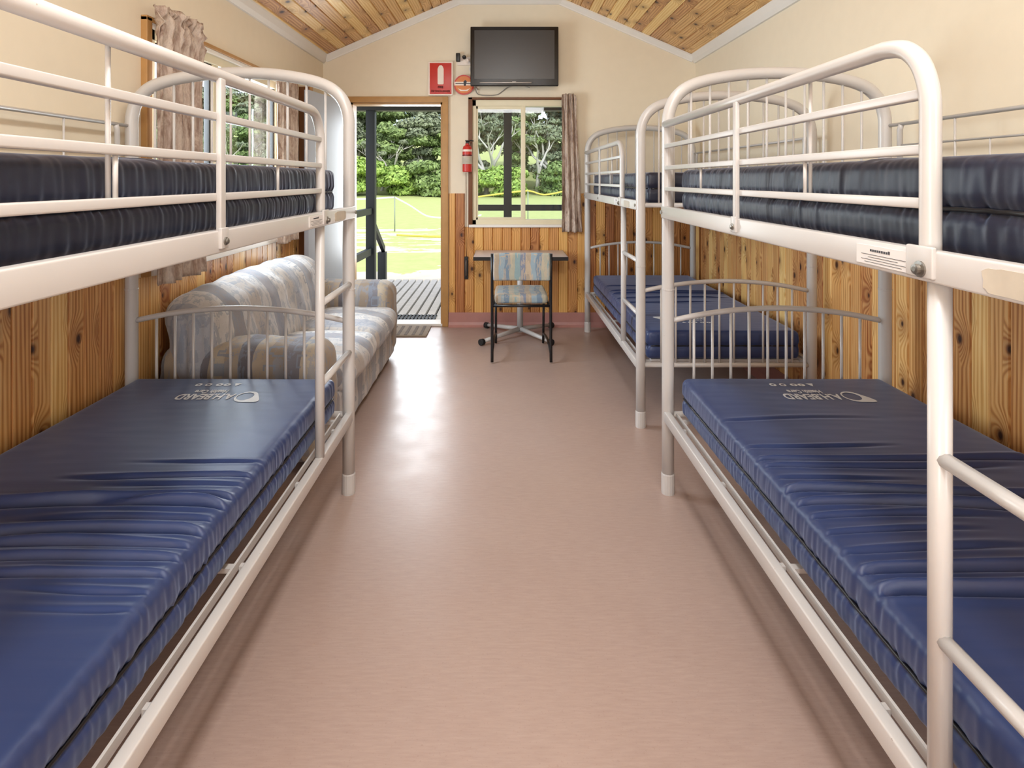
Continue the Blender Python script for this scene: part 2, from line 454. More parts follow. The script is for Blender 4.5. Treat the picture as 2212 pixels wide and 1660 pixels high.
# walls: panels with rectangular holes
def wall_cells(us, vs, holes):
    us = sorted(set(us)); vs = sorted(set(vs)); out = []
    for i in range(len(us)-1):
        for j in range(len(vs)-1):
            cu, cv = (us[i]+us[i+1])/2, (vs[j]+vs[j+1])/2
            if not any(h[0] < cu < h[1] and h[2] < cv < h[3] for h in holes): out.append((us[i], us[i+1], vs[j], vs[j+1]))
    return out
LW = (2.66, 4.30, 0.90, 1.99)       # left window hole (y0,y1,z0,z1)
b = MB()
for u0, u1, v0, v1 in wall_cells([YN, YB+.12, LW[0], LW[1]], [0, ZE+.05, LW[2], LW[3]], [LW]): b.box(XL-.13, XL-.012, u0, u1, v0, v1)
struct(b.build('wall_left', 'cream'))
b = MB(); b.box(XR+.012, XR+.13, YN, YB+.12, 0, ZE+.05); struct(b.build('wall_right', 'cream'))
DH = (-1.345, -0.525, 0, 1.985); WH = (-.265, .60, .90, 2.005)
b = MB()
for u0, u1, v0, v1 in wall_cells([XL-.012, XR+.012, DH[0], DH[1], WH[0], WH[1]], [0, ZE, DH[3], WH[2], WH[3]], [DH, WH]): b.box(u0, u1, YB, YB+.12, v0, v1)
b.prism([(XL-.012, ZE), (XR+.012, ZE), (XB, ZT), (XA, ZT)], 1, YB, YB+.12)
struct(b.build('wall_back', 'cream'))
b = MB(); RW = [(-1.5, -.8, .58, 2.12), (1.27, 1.67, .58, 2.12)]  # openings for the added rear windows
for u0, u1, v0, v1 in wall_cells([XL-.12, XR+.12]+[h[0] for h in RW]+[h[1] for h in RW], [0, ZE, .58, 2.12], RW): b.box(u0, u1, YN-.12, YN, v0, v1)
b.prism([(XL-.012, ZE), (XR+.012, ZE), (XB, ZT), (XA, ZT)], 1, YN-.12, YN)
struct(b.build('wall_front', 'cream'))

# dado boards with V grooves, real profile
def boards(name, mat, axis, a0, a1, face, depthdir, z0, z1, bw=.083, g=.011, d=.0105, holes=()):
    """axis: 0 boards side by side along X (wall facing -Y), 1 along Y (wall facing +-X). face: coordinate of surface"""
    b = MB(); k0 = math.floor(a0/bw); k1 = math.ceil(a1/bw)
    for k in range(k0, k1):
        u0, u1 = max(a0, k*bw), min(a1, (k+1)*bw)
        if u1-u0 < .004: continue
        segs = [(z0, z1)]
        for h in holes:
            if u1 > h[0]+.001 and u0 < h[1]-.001:
                ns = []
                for s0, s1 in segs:
                    if h[2] > s0: ns.append((s0, min(s1, h[2])))
                    if h[3] < s1: ns.append((max(s0, h[3]), s1))
                segs = ns
        gg = min(g/2, (u1-u0)/3)
        prof = [(u0, face-depthdir*d), (u0+gg, face), (u1-gg, face), (u1, face-depthdir*d), (u1, face-depthdir*.0118), (u0, face-depthdir*.0118)]
        for s0, s1 in segs:
            if axis == 0: b.prism(prof, 2, s0, s1)
            else: b.prism([(q, p) for p, q in prof], 2, s0, s1)
    return struct(b.build(name, mat))
boards('trim_1', 'pine_y', 1, YN, YB, XL, 1, 0, ZD, holes=[(LW[0]-.06, LW[1]+.06, LW[2]-.03, 3)])
boards('trim_2', 'pine_y', 1, YN, YB, XR, -1, 0, ZD)
boards('trim_3', 'pine_x', 0, -.475, XR-.0005, YB-.012, -1, .10, ZD, holes=[(WH[0]-.045, WH[1]+.04, WH[2]-.02, 3)])
# coved vinyl skirting
def cove(name, poly, axis, a0, a1):
    b = MB(); b.prism(poly, axis, a0, a1); return struct(b.build(name, 'skirt'))
cove('baseboard_back', [(YB-.001, 0), (YB-.05, 0.0), (YB-.044, .004), (YB-.030, .018), (YB-.022, .04), (YB-.018, .125), (YB-.001, .125)], 0, -.475, XR-.001)
cove('baseboard_right', [(XR, 0), (XR-.04, 0), (XR-.018, .018), (XR-.010, .04), (XR-.007, .125), (XR, .125)], 1, YN, YB-.02)
cove('baseboard_left', [(XL, 0), (XL+.04, 0), (XL+.018, .018), (XL+.010, .04), (XL+.007, .125), (XL, .125)], 1, YN, YB-.02)

# ceiling: two sloping pine slopes with grooves and the flat soffit
def slope(x0, z0, x1, z1):
    b = MB(); Ls = abs(x1-x0); n = int(round(Ls/.0765)); sgn = 1 if x1 > x0 else -1
    k0 = math.floor(min(x0, x1)/.0765); k1 = math.ceil(max(x0, x1)/.0765)
    lo, hi = min(x0, x1), max(x0, x1)
    def Z(x): return z0+(x-x0)/(x1-x0)*(z1-z0)
    for k in range(k0, k1):
        u0, u1 = max(lo, k*.0765), min(hi, (k+1)*.0765)
        if u1-u0 < .004: continue
        g = min(.005, (u1-u0)/3)
        b.prism([(u0, Z(u0)+.011), (u0+g, Z(u0+g)), (u1-g, Z(u1-g)), (u1, Z(u1)+.011), (u1, Z(u1)+.03), (u0, Z(u0)+.03)], 1, YN, YB)
    return b
b = slope(XL-.012, ZE, XA, ZT); b2 = slope(XR+.012, ZE, XB, ZT)
b.add(b2.v, b2.f); 
struct(b.build('ceiling', 'pine_c'))
b = MB(); b.box(XA-.02, XB+.02, YN, YB, ZT, ZT+.04); struct(b.build('ceiling', 'white'))
# cornices
def rake(xa, za, xb, zb, y, name):
    b = MB(); t = Vector((xb-xa, 0, zb-za)); nrm = Vector((t.z, 0, -t.x)).normalized()
    if nrm.z > 0: nrm = -nrm
    w = .055
    P = [(xa, y, za), (xb, y, zb)]
    vs = []
    for (x, yy, z) in P:
        vs += [(x, y, z+.002), (x, y-.032, z+.002), (x+nrm.x*.012, y-.032, z+nrm.z*.012), (x+nrm.x*w*.8, y-.012, z+nrm.z*w*.8), (x+nrm.x*w, y-.010, z+nrm.z*w), (x+nrm.x*w, y, z+nrm.z*w)]
    n = 6
    b.add(vs, [(i, (i+1) % n, n+(i+1) % n, n+i) for i in range(n)]+[tuple(range(n)), tuple(range(2*n-1, n-1, -1))])
    return struct(b.build(name, 'white'))
rake(XL, ZE, XA, ZT, YB, 'trim_4'); rake(XR, ZE, XB, ZT, YB, 'trim_5')
b = MB(); b.prism([(YB, ZT-.05), (YB-.012, ZT-.045), (YB-.04, ZT-.004), (YB-.045, ZT), (YB, ZT)], 0, XA, XB); struct(b.build('trim_6', 'white'))
for nm, X, s in (('trim_7', XL-.012, 1), ('trim_8', XR+.012, -1)):
    b = MB(); b.prism([(X, ZE+.01), (X+s*.045, ZE+.012+.02), (X+s*.043, ZE+.008), (X+s*.03, ZE-.030), (X+s*.014, ZE-.058), (X, ZE-.060)], 1, YN, YB); struct(b.build(nm, 'white'))

# ------------------------------------------------------------------ doorway
b = MB()
cw = .048
b.box(DH[1]-.004, DH[1]+cw, YB-.03, YB-.001, 0, DH[3]+cw, .004)
b.box(DH[0]-cw, DH[0]+.004, YB-.03, YB-.001, 0, DH[3]+cw, .004)
b.box(DH[0]-.004, DH[1]+.004, YB-.03, YB-.001, DH[3]-.004, DH[3]+cw, .004)
struct(b.build('trim_9', 'casing'))
b = MB()   # jambs and sill
b.box(DH[0], DH[0]+.02, YB, YB+.14, .02, DH[3]); b.box(DH[1]-.02, DH[1], YB, YB+.14, .02, DH[3]); b.box(DH[0], DH[1], YB, YB+.14, DH[3]-.02, DH[3])
struct(b.build('trim_10', 'casing'))
b = MB(); b.box(DH[0], DH[1], YB-.01, YB+.16, 0, .022, .004); struct(b.build('trim_11', 'white'))
b = MB(); b.box(DH[0]+.02, DH[1]-.02, YB+.10, YB+.14, DH[3]-.05, DH[3]-.02); struct(b.build('trim_12', 'white')) if False else None
# open door leaf folded into the room
dr = empty('door_1', (DH[0]+.01, YB-.015, 0)); struct(dr)
dr.rotation_euler = (0, 0, math.radians(-98.5))
lf = MB(); lf.box(0.0, .80, -.036, 0, .012, 1.975, .002)
lfo = lf.build('door_leaf', 'door_white', dr)
k = MB(); k.lathe([(.026, 0), (.026, .006), (.010, .010), (.010, .04), (.024, .046), (.027, .06), (.02, .072), (.001, .076)], (.74, -.001, 1.0), 16, 'y')
k.build('door_handle', 'metal', dr)
# dark timber board between the left window and the door leaf
b = MB(); b.box(XL+.001, XL+.085, 4.60, 4.63, 0.0, 2.02, .002)
tb = empty('timber_board', (XL, 4.6, 0), 0, 'dark brown upright timber board between the left window curtain and the white door leaf', 'board')
o = b.build('board_face', 'casing_dark', tb); o.location = (-XL, -4.6, 0)
b = MB(); b.box(XL+.083, XL+.101, 4.596, 4.634, 0.0, 2.022, .002); o = b.build('board_edge', 'casing', tb); o.location = (-XL, -4.6, 0)

# ------------------------------------------------------------------ back window
def wparts(root, fr, glass, frmat='alu'):
    fr.build('window_frame', frmat, root); glass.build('pane', 'glass', root)
w2 = struct(empty('window_1', (0, YB, 0)))
x0, x1, z0, z1 = WH
b = MB(); Y0, Y1 = -.01, .08
b.box(x0, x1, Y0, Y1, z0, z0+.045, .003); b.box(x0, x1, Y0, Y1, z1-.055, z1, .003)
b.box(x0, x0+.035, Y0, Y1, z0, z1, .003); b.box(x1-.035, x1, Y0, Y1, z0, z1, .003)
b.box(.165, .205, Y0+.005, Y0+.04, z0+.02, z1-.03, .003)        # mullion of the sliding sash
b.box(x0+.03, .17, Y0+.01, Y0+.035, z0+.04, z0+.065, .002); b.box(x0+.03, .17, Y0+.01, Y0+.035, z1-.08, z1-.05, .002)
b.box(x0+.03, x0+.05, Y0+.01, Y0+.035, z0+.04, z1-.05, .002)
b.build('window_frame', 'alu', w2)
b = MB(); b.box(x0+.04, .17, .006, .010, z0+.04, z1-.05); b.build('pane', 'glass', w2)
b = MB(); b.box(.20, x1-.03, .040, .044, z0+.04, z1-.05); b.build('pane', 'glass', w2)
b = MB()
b.box(x0-.035, x0+.002, -.028, -.001, z0-.02, z1+.02, .003); b.box(x0-.035, x1+.03, -.028, -.001, z1, z1+.02, .003); b.box(x1-.002, x1+.03, -.028, -.001, z0-.02, z1+.02, .003)
b.build('architrave', 'casing_dark', w2)
b = MB(); b.box(x0-.03, x1+.03, -.035, .0, z0-.022, z0+.002, .003); b.build('window_sill', 'white', w2)
# left window
w3 = struct(empty('window_2', (XL, 0, 0)))
y0, y1, z0, z1 = LW
b = MB(); A0, A1 = -.085, -.002
b.box(A0, A1, y0, y1, z0, z0+.05, .003); b.box(A0, A1, y0, y1, z1-.06, z1, .003); b.box(A0, A1, y0, y0+.04, z0, z1, .003); b.box(A0, A1, y1-.04, y1, z0, z1, .003)
b.box(-.06, -.01, 3.26, 3.32, z0, z1, .003); b.box(-.06, -.01, 4.16, 4.22, z0, z1, .003)
b.build('window_frame', 'alu', w3)
b = MB(); b.box(-.05, -.02, 3.235, 3.262, z0+.04, z1-.05, .002); b.box(-.05, -.02, 4.135, 4.162, z0+.04, z1-.05, .002); b.box(-.05, -.02, 2.7, 3.26, z1-.085, z1-.06, .002)
b.build('sash_frame', 'black', w3)
b = MB(); b.box(-.040, -.036, y0+.03, 3.27, z0+.04, z1-.05); b.build('pane', 'glass', w3)
b = MB(); b.box(-.032, -.028, 3.31, 4.17, z0+.04, z1-.05); b.build('pane', 'glass', w3)
b = MB(); b.box(-.014, .016, y0-.05, y1+.25, z1+.012, z1+.035, .003); b.box(-.014, .016, y0-.05, y0-.01, z0-.03, z1+.03, .003); b.build('architrave', 'casing', w3)
b = MB(); b.box(-.014, .012, y0-.01, y1+.24, z1-.012, z1+.012, .003); b.box(-.014, .03, y0-.02, y1+.22, z0-.03, z0+.012, .004); b.build('window_sill', 'white', w3)
# rear windows behind the camera, unseen and added for the rear fill
for n_, (x0, x1, z0, z1) in enumerate(RW):
    w4 = struct(empty('window_%d' % (3+n_), (0, YN, 0)))
    b = MB(); b.box(x0, x1, -.1, -.02, z0, z0+.04); b.box(x0, x1, -.1, -.02, z1-.04, z1); b.box(x0, x0+.03, -.1, -.02, z0, z1); b.box(x1-.03, x1, -.1, -.02, z0, z1)
    b.build('window_frame', 'alu', w4)
    b = MB(); b.box(x0+.02, x1-.02, -.06, -.056, z0+.03, z1-.03); b.build('pane', 'glass', w4)

# lamp bodies added on the soffit, out of view, to go with the overhead fill
for (yy, lab) in ((0.2, 'added white batten lamp, out of view on the soffit above the nearest bunks'), (1.6, 'added white batten lamp, out of view on the soffit further into the room')):
    cl = empty('added_ceiling_lamp', (0.06, yy, ZT), 0, lab, 'added lamp', 'added batten lamps on the ceiling')
    b = MB(); b.box(-.03, .03, -.62, .62, -.018, 0, .003); b.build('housing', 'white', cl)
    b = MB(); b.tube([(0, -.60, -.024), (0, .60, -.024)], .008, 10); b.build('added_lamp_tube', 'signwhite', cl)

# ------------------------------------------------------------------ curtains
def curtain(name, axis, base, a0, a1, zt, zb, amp, out, label, n=5, flare=0.0, seed=0, lean=0.0, ruff=0.012):
    """axis 1: hangs along Y in front of an X wall; axis 0: along X in front of the back wall. out = direction into the room"""
    NU, NZ = 90, 60; vs = []
    for j in range(NZ+1):
        t = j/NZ; z = zt+(zb-zt)*t
        for i in range(NU+1):
            u = i/NU
            ww = 1.0 + flare*(t-.5)
            a = (a0+a1)/2 + (u-.5)*(a1-a0)*ww + lean*t
            ph = n*2*PI*u + 0.9*fbm(u*3+seed, t*1.1)*2 + seed
            f = math.sin(ph)*(0.65+.35*math.sin(2.3*ph+1)) * amp * (0.75+.35*t)
            head = max(0, 1-t/0.075)
            gather = max(0, 1-abs(t-.06)/.10)
            f += fbm(u*14+seed, t*34)*ruff*(max(0, 1-t/.16)) + gather*.014*math.sin(n*6*PI*u+seed)
            f += fbm(u*6, t*5, seed)*.010
            zz = z + (fbm(u*9+seed, 3.3)*.022 if j == 0 else 0) + fbm(u*5+seed, 1.7)*.012*t
            d = out*(amp*1.15+.012+f)
            a += fbm(u*7, t*9, seed+4)*.006
            vs.append((base+d, a, zz) if axis == 1 else (a, base+d, zz))
    fs = [(j*(NU+1)+i, j*(NU+1)+i+1, (j+1)*(NU+1)+i+1, (j+1)*(NU+1)+i) for j in range(NZ) for i in range(NU)]
    b = MB(); b.add(vs, fs, True); o = b.build(name, 'curtain')
    md = o.modifiers.new('thick', 'SOLIDIFY'); md.thickness = .003
    tag(o, label, 'curtain'); return o
curtain('curtain', 1, XL+.018, 2.58, 2.98, 2.07, .84, .034, 1, 'mauve beige patterned curtain gathered at the near side of the left window', 5, .05, 1.3, 0, .055)
curtain('curtain', 1, XL+.018, 4.03, 4.40, 2.00, .86, .024, 1, 'mauve beige patterned curtain at the far side of the left window beside the door leaf', 5, .0, 4.1)
curtain('curtain', 0, YB-.03, .505, .655, 2.045, .845, .026, -1, 'mauve beige patterned curtain on the right side of the window behind the table', 3, .38, 2.2, .03)

# ------------------------------------------------------------------ bunk beds
def make_bunk():
    T = 'tube'
    root = empty('bunk_bed', (0, 0, 0))
    arch = [(-.45, 1.5), (-.449, 1.555), (-.435, 1.61), (-.405, 1.655), (-.355, 1.69), (-.27, 1.716), (-.14, 1.736), (0, 1.742)]
    arch = arch + [(-x, z) for x, z in reversed(arch[:-1])]
    sp = spline([(x, 0, z) for x, z in arch], 5)
    def archz(x):
        best = min(sp, key=lambda p: abs(p.x-x) + (0 if p.z > 1.5 else 1)); return best.z
    for y in (-.975, .975):
        ef = MB(); path = [(-.45, y, .006), (-.45, y, .5), (-.45, y, 1.1)]+[(p.x, y, p.z) for p in sp]+[(.45, y, 1.1), (.45, y, .5), (.45, y, .006)]
        ef.tube(path, .025, 16)
        for x in (-.45, .45):
            ef.lathe([(.0245, -.004), (.0262, -.003), (.0262, .003), (.0245, .004)], (x, y, .845), 16)
        e = ef.build('end_frame', T, root)
        for x in (-.45, .45):
            c = MB(); c.lathe([(.0268, 0), (.0275, .01), (.0275, .08), (.0258, .085)], (x, y, 0), 16); c.build('foot_cap', T, e)
        for zc in (1.165, .325):
            r_ = MB(); r_.tube([(-.43, y, zc), (.43, y, zc)], .013, 10); r_.build('cross_bar', T, e)
        for i in range(10):
            x = -.45+.096+i*.0786
            s_ = MB(); s_.tube([(x, y, 1.17), (x, y, archz(x)-.015)], .0052, 8); s_.build('spindle', T, e)
        h = MB(); lowp = spline([(-.43, y, .716), (-.3, y, .742), (-.15, y, .760), (0, y, .766), (.15, y, .760), (.3, y, .742), (.43, y, .716)], 4)
        h.tube(lowp, .0115, 10); ho = h.build('lower_rail_arch', T, root)
        for i in range(10):
            x = -.45+.108+i*.0765
            zt = min(lowp, key=lambda p: abs(p.x-x)).z
            s_ = MB(); s_.tube([(x, y, .33), (x, y, zt-.004)], .0058, 8); s_.build('spindle', T, ho)
    # side rails
    for sx in (-1, 1):
        r_ = MB()
        xo = sx*.477; xi = sx*.452
        r_.box(min(xo, xi), max(xo, xi), -.985, .985, 1.140, 1.190, .004)
        r_.box(min(sx*.455, sx*.425), max(sx*.455, sx*.425), -.945, .945, 1.140, 1.146)
        o = r_.build('side_rail', T, root)
        for y in (-.970, .970):
            bb = MB(); bb.lathe([(.008, 0), (.008, .003), (.0045, .004), (.0045, .006)], (xo-(0.006 if sx < 0 else 0), y, 1.165), 12, 'x')
            bb.build('bolt', 'metal', o)
        if sx < 0:
            st = MB(); st.box(-.4785, -.4768, -.535, -.385, 1.148, 1.182); lab = st.build('paper_label', 'sticker', o); lab['label'] = 'white printed paper label'
            dp = MB(); dp.box(-.4790, -.4784, -.536, -.530, 1.148, 1.182)
            for kk in range(9): dp.box(-.4790, -.4784, -.480+kk*.0062, -.4756+kk*.0062, 1.1715, 1.1755 if kk != 0 else 1.177)
            for kk, (ya, yb) in enumerate(((-.52, -.40), (-.50, -.42), (-.52, -.40), (-.51, -.41))):
                dp.box(-.4790, -.4784, ya, yb, 1.1655-kk*.0045, 1.1662-kk*.0045)
            q = dp.build('label_print', 'dark_print', o); q['kind'] = 'stuff'
            # torn paper residue
            b_ = MB(); P = []
            for kk in range(28):
                th = 2*PI*kk/28; ca, sa = math.cos(th), math.sin(th)
                ex = .075*math.copysign(abs(ca)**.35, ca); ez = .018*math.copysign(abs(sa)**.35, sa)
                jit = 1+.10*fbm(kk*1.7, 2.2); P.append((-.75+ex*jit, 1.163+ez*jit))
            b_.prism([(p[0], p[1]) for p in P], 0, -.4782, -.4768)
            rs = b_.build('paper_residue', 'residue', o); rs['label'] = 'torn beige remains of a paper label'
        r_ = MB()
        a_, c_ = sorted((sx*.470, sx*.443))
        r_.box(a_, c_, -.985, .985, .300, .343, .004)
        o = r_.build('side_rail', T, root)
    # bed bases: frame, slats
    for z in (.318, 1.150):
        bs = MB()
        for x in (-.420, .420): bs.box(x-.003, x+.003, -.95, .95, z, z+.022)
        for y in (-.9, 0, .9): bs.box(-.42, .42, y-.01, y+.01, z, z+.012)
        for x in (-.442, .442):
            for y in (-.8, -.4, 0, .4, .8): bs.box(x-.012, x+.012, y-.008, y+.008, z+.002, z+.016)
        for i in range(12):
            y = -.9+i*.1636; bs.box(-.380, .380, y-.018, y+.018, z+.010, z+.020)
        bs.build('bed_base', T, root)
    # aisle guard rail, with the bent tube end, bars and the middle strap
    g = MB(); x = -.462
    path = [(x, .965, 1.528), (x, .2, 1.528), (x, -.40, 1.528)]+spline([(x, -.44, 1.528), (x, -.492, 1.518), (x, -.530, 1.488), (x, -.5505, 1.44), (x, -.553, 1.39)], 4)+[(x, -.553, 1.2), (x, -.553, 1.188)]
    g.tube(path, .0155, 14)
    gd = g.build('guard_rail', T, root)
    for z in (1.437, 1.348, 1.262):
        m_ = MB(); m_.box(x-.009, x+.009, -.553, .955, z-.0085, z+.0085, .003); m_.build('guard_bar', T, gd)
    m_ = MB(); m_.box(x-.018, x-.006, .183, .207, 1.175, 1.52, .003); m_.box(x-.022, x-.013, .178, .212, 1.150, 1.195, .002); m_.build('guard_strap', T, gd)
    for y in (.53, -.165):
        m_ = MB(); m_.tube([(x, y, 1.262), (x, y, 1.348)], .0042, 8); m_.build('guard_spindle', T, gd)
    m_ = MB(); m_.tube([(x+.012, -.165, 1.262), (x+.012, -.165, 1.525)], .0042, 8); lg = m_.build('guard_spindle', T, gd); root['_'] = 0; del root['_']; make_bunk.long = lg.data
    m_ = MB(); m_.box(-.483, -.474, -.585, -.525, 1.146, 1.196, .003); m_.build('bracket', T, gd)
    m_ = MB(); m_.lathe([(.013, 0), (.013, -.003), (.008, -.004), (.008, -.010), (.004, -.011)], (-.483, -.560, 1.160), 14, 'x'); m_.build('bolt', 'metal', gd)
    m_ = MB(); m_.lathe([(.009, 0), (.009, -.003), (.006, -.004), (.006, -.007), (.003, -.008)], (-.484, .195, 1.166), 14, 'x'); m_.build('bolt', 'metal', gd)
    # wall-side guard
    g = MB(); x = .455
    g.tube([(x, -.96, 1.522), (x, .96, 1.522)], .0075, 8); wg = g.build('wall_guard', T, root)
    m_ = MB(); m_.tube([(x, -.90, 1.437), (x, .90, 1.437)], .0042, 8); m_.build('guard_bar', T, wg)
    m_ = MB(); m_.tube([(x, -.90, 1.352), (x, .90, 1.352)], .0042, 8); m_.build('guard_bar', T, wg)
    for y in (-.89, .89):
        m_ = MB(); m_.tube([(x, y, 1.185), (x, y, 1.50), (x, y-math.copysign(.01, y), 1.520)], .0105, 10); m_.build('guard_post', T, wg)
    for y in (-.6, 0, .6):
        m_ = MB(); m_.tube([(x, y, 1.19), (x, y, 1.520)], .0038, 8); m_.build('guard_spindle', T, wg)
    for y in (-.3, .3, .45):
        m_ = MB(); m_.tube([(x, y, 1.19), (x, y, 1.437)], .003, 8); m_.build('guard_spindle', T, wg)
    # ladder
    l_ = MB(); l_.tube([(-.456, -.565, .34), (-.456, -.565, 1.150)], .0165, 12); lo = l_.build('ladder', T, root)
    for z in (.868, .588):
        m_ = MB(); m_.tube([(-.456, -.565, z), (-.456, -.955, z)], .0125, 10); m_.build('rung', T, lo)
    return root
bunk0 = make_bunk()
bunk0.location = (1.137, 1.49, 0)
tag(bunk0, 'cream tubular metal bunk bed nearest on the right side, its ladder closest to the viewer', 'bunk bed')
bk2 = copy_tree(bunk0); bk2.location = (1.1775, 4.10, 0)
tag(bk2, 'cream tubular metal bunk bed at the far end of the right wall beside the table', 'bunk bed')
bk3 = copy_tree(bunk0); bk3.location = (-1.087, 1.49, 0); bk3.rotation_euler = (0, 0, PI)
tag(bk3, 'cream tubular metal bunk bed on the left side in front of the patterned sofa', 'bunk bed')
for g_ in [c for c in bk3.children if c.name.startswith('guard_rail')]:
    for c in g_.children:
        if c.data == make_bunk.long: c.location.y = .695
for o in (bunk0, bk2, bk3): o['group'] = 'metal bunk beds along the walls'

# ------------------------------------------------------------------ mattresses
def mattress(cx, cy, zb, aisle, folds, label, seed, logo=None, th=.15, gather=1.0, hw=.405, hl=.935, mat='vinyl', ny=260):
    """aisle: -1 / +1 side (in X) that faces the walkway. folds: (world y, amp, width, reach, slant)"""
    root = empty('mattress', (cx, cy, zb)); tag(root, label, 'mattress', 'navy vinyl mattresses on the bunks')
    nx, nz = 44, 14
    vs, fs = rbox(hw, hl, th/2, .022, nx, ny, nz, 3)
    def topz(x, y):
        z = 0.0; s = -x*aisle            # s: -hw at aisle edge .. +hw at the wall (aisle=-1 -> s=x)
        s = x if aisle < 0 else -x
        dist = (s+hw)/(2*hw)             # 0 aisle .. 1 wall
        wy = y+cy
        for (fy, amp, w, reach, sl) in folds:
            yy = wy-(fy+sl*dist+.010*math.sin(dist*5+fy*9))
            w2 = w*(.55+.5*dist); a = 1.15*math.exp(-(yy/w2)**2) - .75*math.exp(-((yy-w2*1.9)/(w2*1.25))**2) - .30*math.exp(-((yy+w2*2.0)/(w2*1.3))**2)
            env = min(1, dist/.06)*max(0, min(1, (reach-dist)/.25+.0)) * (1.0-.25*dist)
            z -= 2.0*amp*a*env
        z += .0024*fbm(x*3.1+seed, wy*2.3) + .0007*fbm(x*9, wy*28, seed)
        z -= .0026*max(0, fbm(dist*2.2+seed, wy*46, seed))*max(0, 1-dist/.45)*max(0, 1-abs(wy-cy+.15)/.55)
        z += .004*(1-abs(x/hw)**4)*(1-abs(y/hl)**6)
        return z
    out = []
    for p in vs:
        x, y, z = p; t = z/(th/2)
        if t > .7: z += topz(x, y)*min(1, (t-.7)/.3)
        # gathered sides with the zip groove at mid height
        sidex = max(0, (abs(x)-(hw-.012))/.012); sidey = max(0, (abs(y)-(hl-.012))/.012)
        g = math.exp(-((t+.05)/.16)**2)
        if sidex > 0 and abs(t) < .93:
            pl = fbm((y+cy)*80+seed, t*.5)*.7+fbm((y+cy)*36+t*.9, seed, t*.4)*.8
            region = .35+.65*max(0, min(1, .5+1.3*fbm((y+cy)*2.1, seed+3)))
            x += math.copysign(1, x)*(pl*.0085*region*gather*(.45+.8*g) - .0095*g - .0*abs(t) + .004*(1-t*t))
        if sidey > 0 and abs(t) < .93:
            pl = fbm(x*44+seed, t*1.2)
            y += math.copysign(1, y)*(pl*.0045*gather*(.45+.8*g) - .0095*g + .004*(1-t*t))
        out.append((x, y, z+th/2))
    b = MB(); b.add(out, fs, True); b.build('cover', mat, root)
    # zip cord around the middle
    zz = th/2-.004; P = []
    def zoff(u): return .0030*fbm(u*7, seed)
    r = .02; n = 90
    b = MB()
    for sx in (-1, 1):
        b.tube([(sx*(hw-.0035+.0016*fbm(k*.9, seed)), -hl+.02+k*(2*hl-.04)/n, zz+zoff(k*.2)) for k in range(n+1)], .0046, 6)
    for sy in (-1, 1):
        b.tube([(-hw+.02+k*(2*hw-.04)/40, sy*(hl-.0065), zz+zoff(k*.2+30)) for k in range(41)], .0046, 6)
    b.build('zip', 'zip', root)
    if logo:
        (lx, ly, rz, sc_, scy) = logo
        def place(px, py):   # logo space -> local mattress space
            X = lx-cx + sc_*px*math.cos(rz)-scy*py*math.sin(rz); Y = ly-cy + sc_*px*math.sin(rz)+scy*py*math.cos(rz)
            return (X, Y, th+topz(X, Y)+.0016)
        for (body, size, ox, oy, bold) in (('A.H.BEARD', .050, -.150, -.014, .0016), ('Health Care', .030, -.100, -.042, .0009)):
            cu = bpy.data.curves.new('text', 'FONT'); cu.body = body; cu.size = size; cu.offset = bold; cu.resolution_u = 3
            ob = bpy.data.objects.new('text', cu); C.objects.link(ob)
            dg = bpy.context.evaluated_depsgraph_get(); me = bpy.data.meshes.new_from_object(ob.evaluated_get(dg))
            mb = MB(); mb.add([place(v.co.x+ox, v.co.y+oy) for v in me.vertices], [tuple(p.vertices) for p in me.polygons])
            bpy.data.objects.remove(ob); bpy.data.curves.remove(cu); bpy.data.meshes.remove(me)
            mb.build('lettering', 'print', root)['label'] = 'white printed lettering'
        mb = MB()
        # swoosh ring left of the words
        n = 40; ring = []
        for k in range(n):
            th_ = 2*PI*k/n; ca, sa = math.cos(th_), math.sin(th_)
            tail = max(0, math.cos(th_-math.radians(150)))**6
            ring.append((-.205+.046*ca-.030*tail, .002+.034*sa+.012*tail))
            ring.append((-.200+.034*ca, .000+.025*sa))
        mb.add([place(*p) for p in ring], [(2*k, 2*((k+1) % n), 2*((k+1) % n)+1, 2*k+1) for k in range(n)])
        mb.build('swoosh_logo', 'print', root)['label'] = 'white printed swoosh ring'
        mb = MB()
        # row of little icons below the words
        def disc(cx_, cy_, rx, ry, ri=0):
            m_ = 16; vv = []
            for k in range(m_):
                t_ = 2*PI*k/m_
                vv.append(place(cx_+rx*math.cos(t_), cy_+ry*math.sin(t_))); vv.append(place(cx_+rx*ri*math.cos(t_), cy_+ry*ri*math.sin(t_)))
            mb.add(vv, [(2*k, 2*((k+1) % m_), 2*((k+1) % m_)+1, 2*k+1) for k in range(m_)])
        mb.add([place(-.115, -.092), place(-.083, -.092), place(-.099, -.070)], [(0, 1, 2)])
        disc(-.055, -.081, .016, .010, .3); disc(-.02, -.081, .016, .010, .35); disc(.03, -.081, .015, .011, .5); disc(.075, -.081, .015, .011, .4)
        mb.build('printed_icons', 'print', root)['label'] = 'row of small white printed symbols'
    return root
random.seed(3)
FR = [(1.80, .0030, .010, .6, .0), (1.715, .0058, .011, 1.2, -.004), (1.67, .0042, .010, .9, .0), (1.60, .0020, .010, .5, 0), (1.535, .0110, .015, 1.3, -.035), (1.475, .0075, .013, 1.3, -.02), (1.42, .0036, .010, .6, 0), (1.36, .003, .009, .5, .0), (1.295, .0030, .011, .6, 0), (1.235, .0085, .013, 1.3, -.03), (1.175, .0115, .016, 1.3, -.05), (2.0, .0015, .012, .7, 0)]
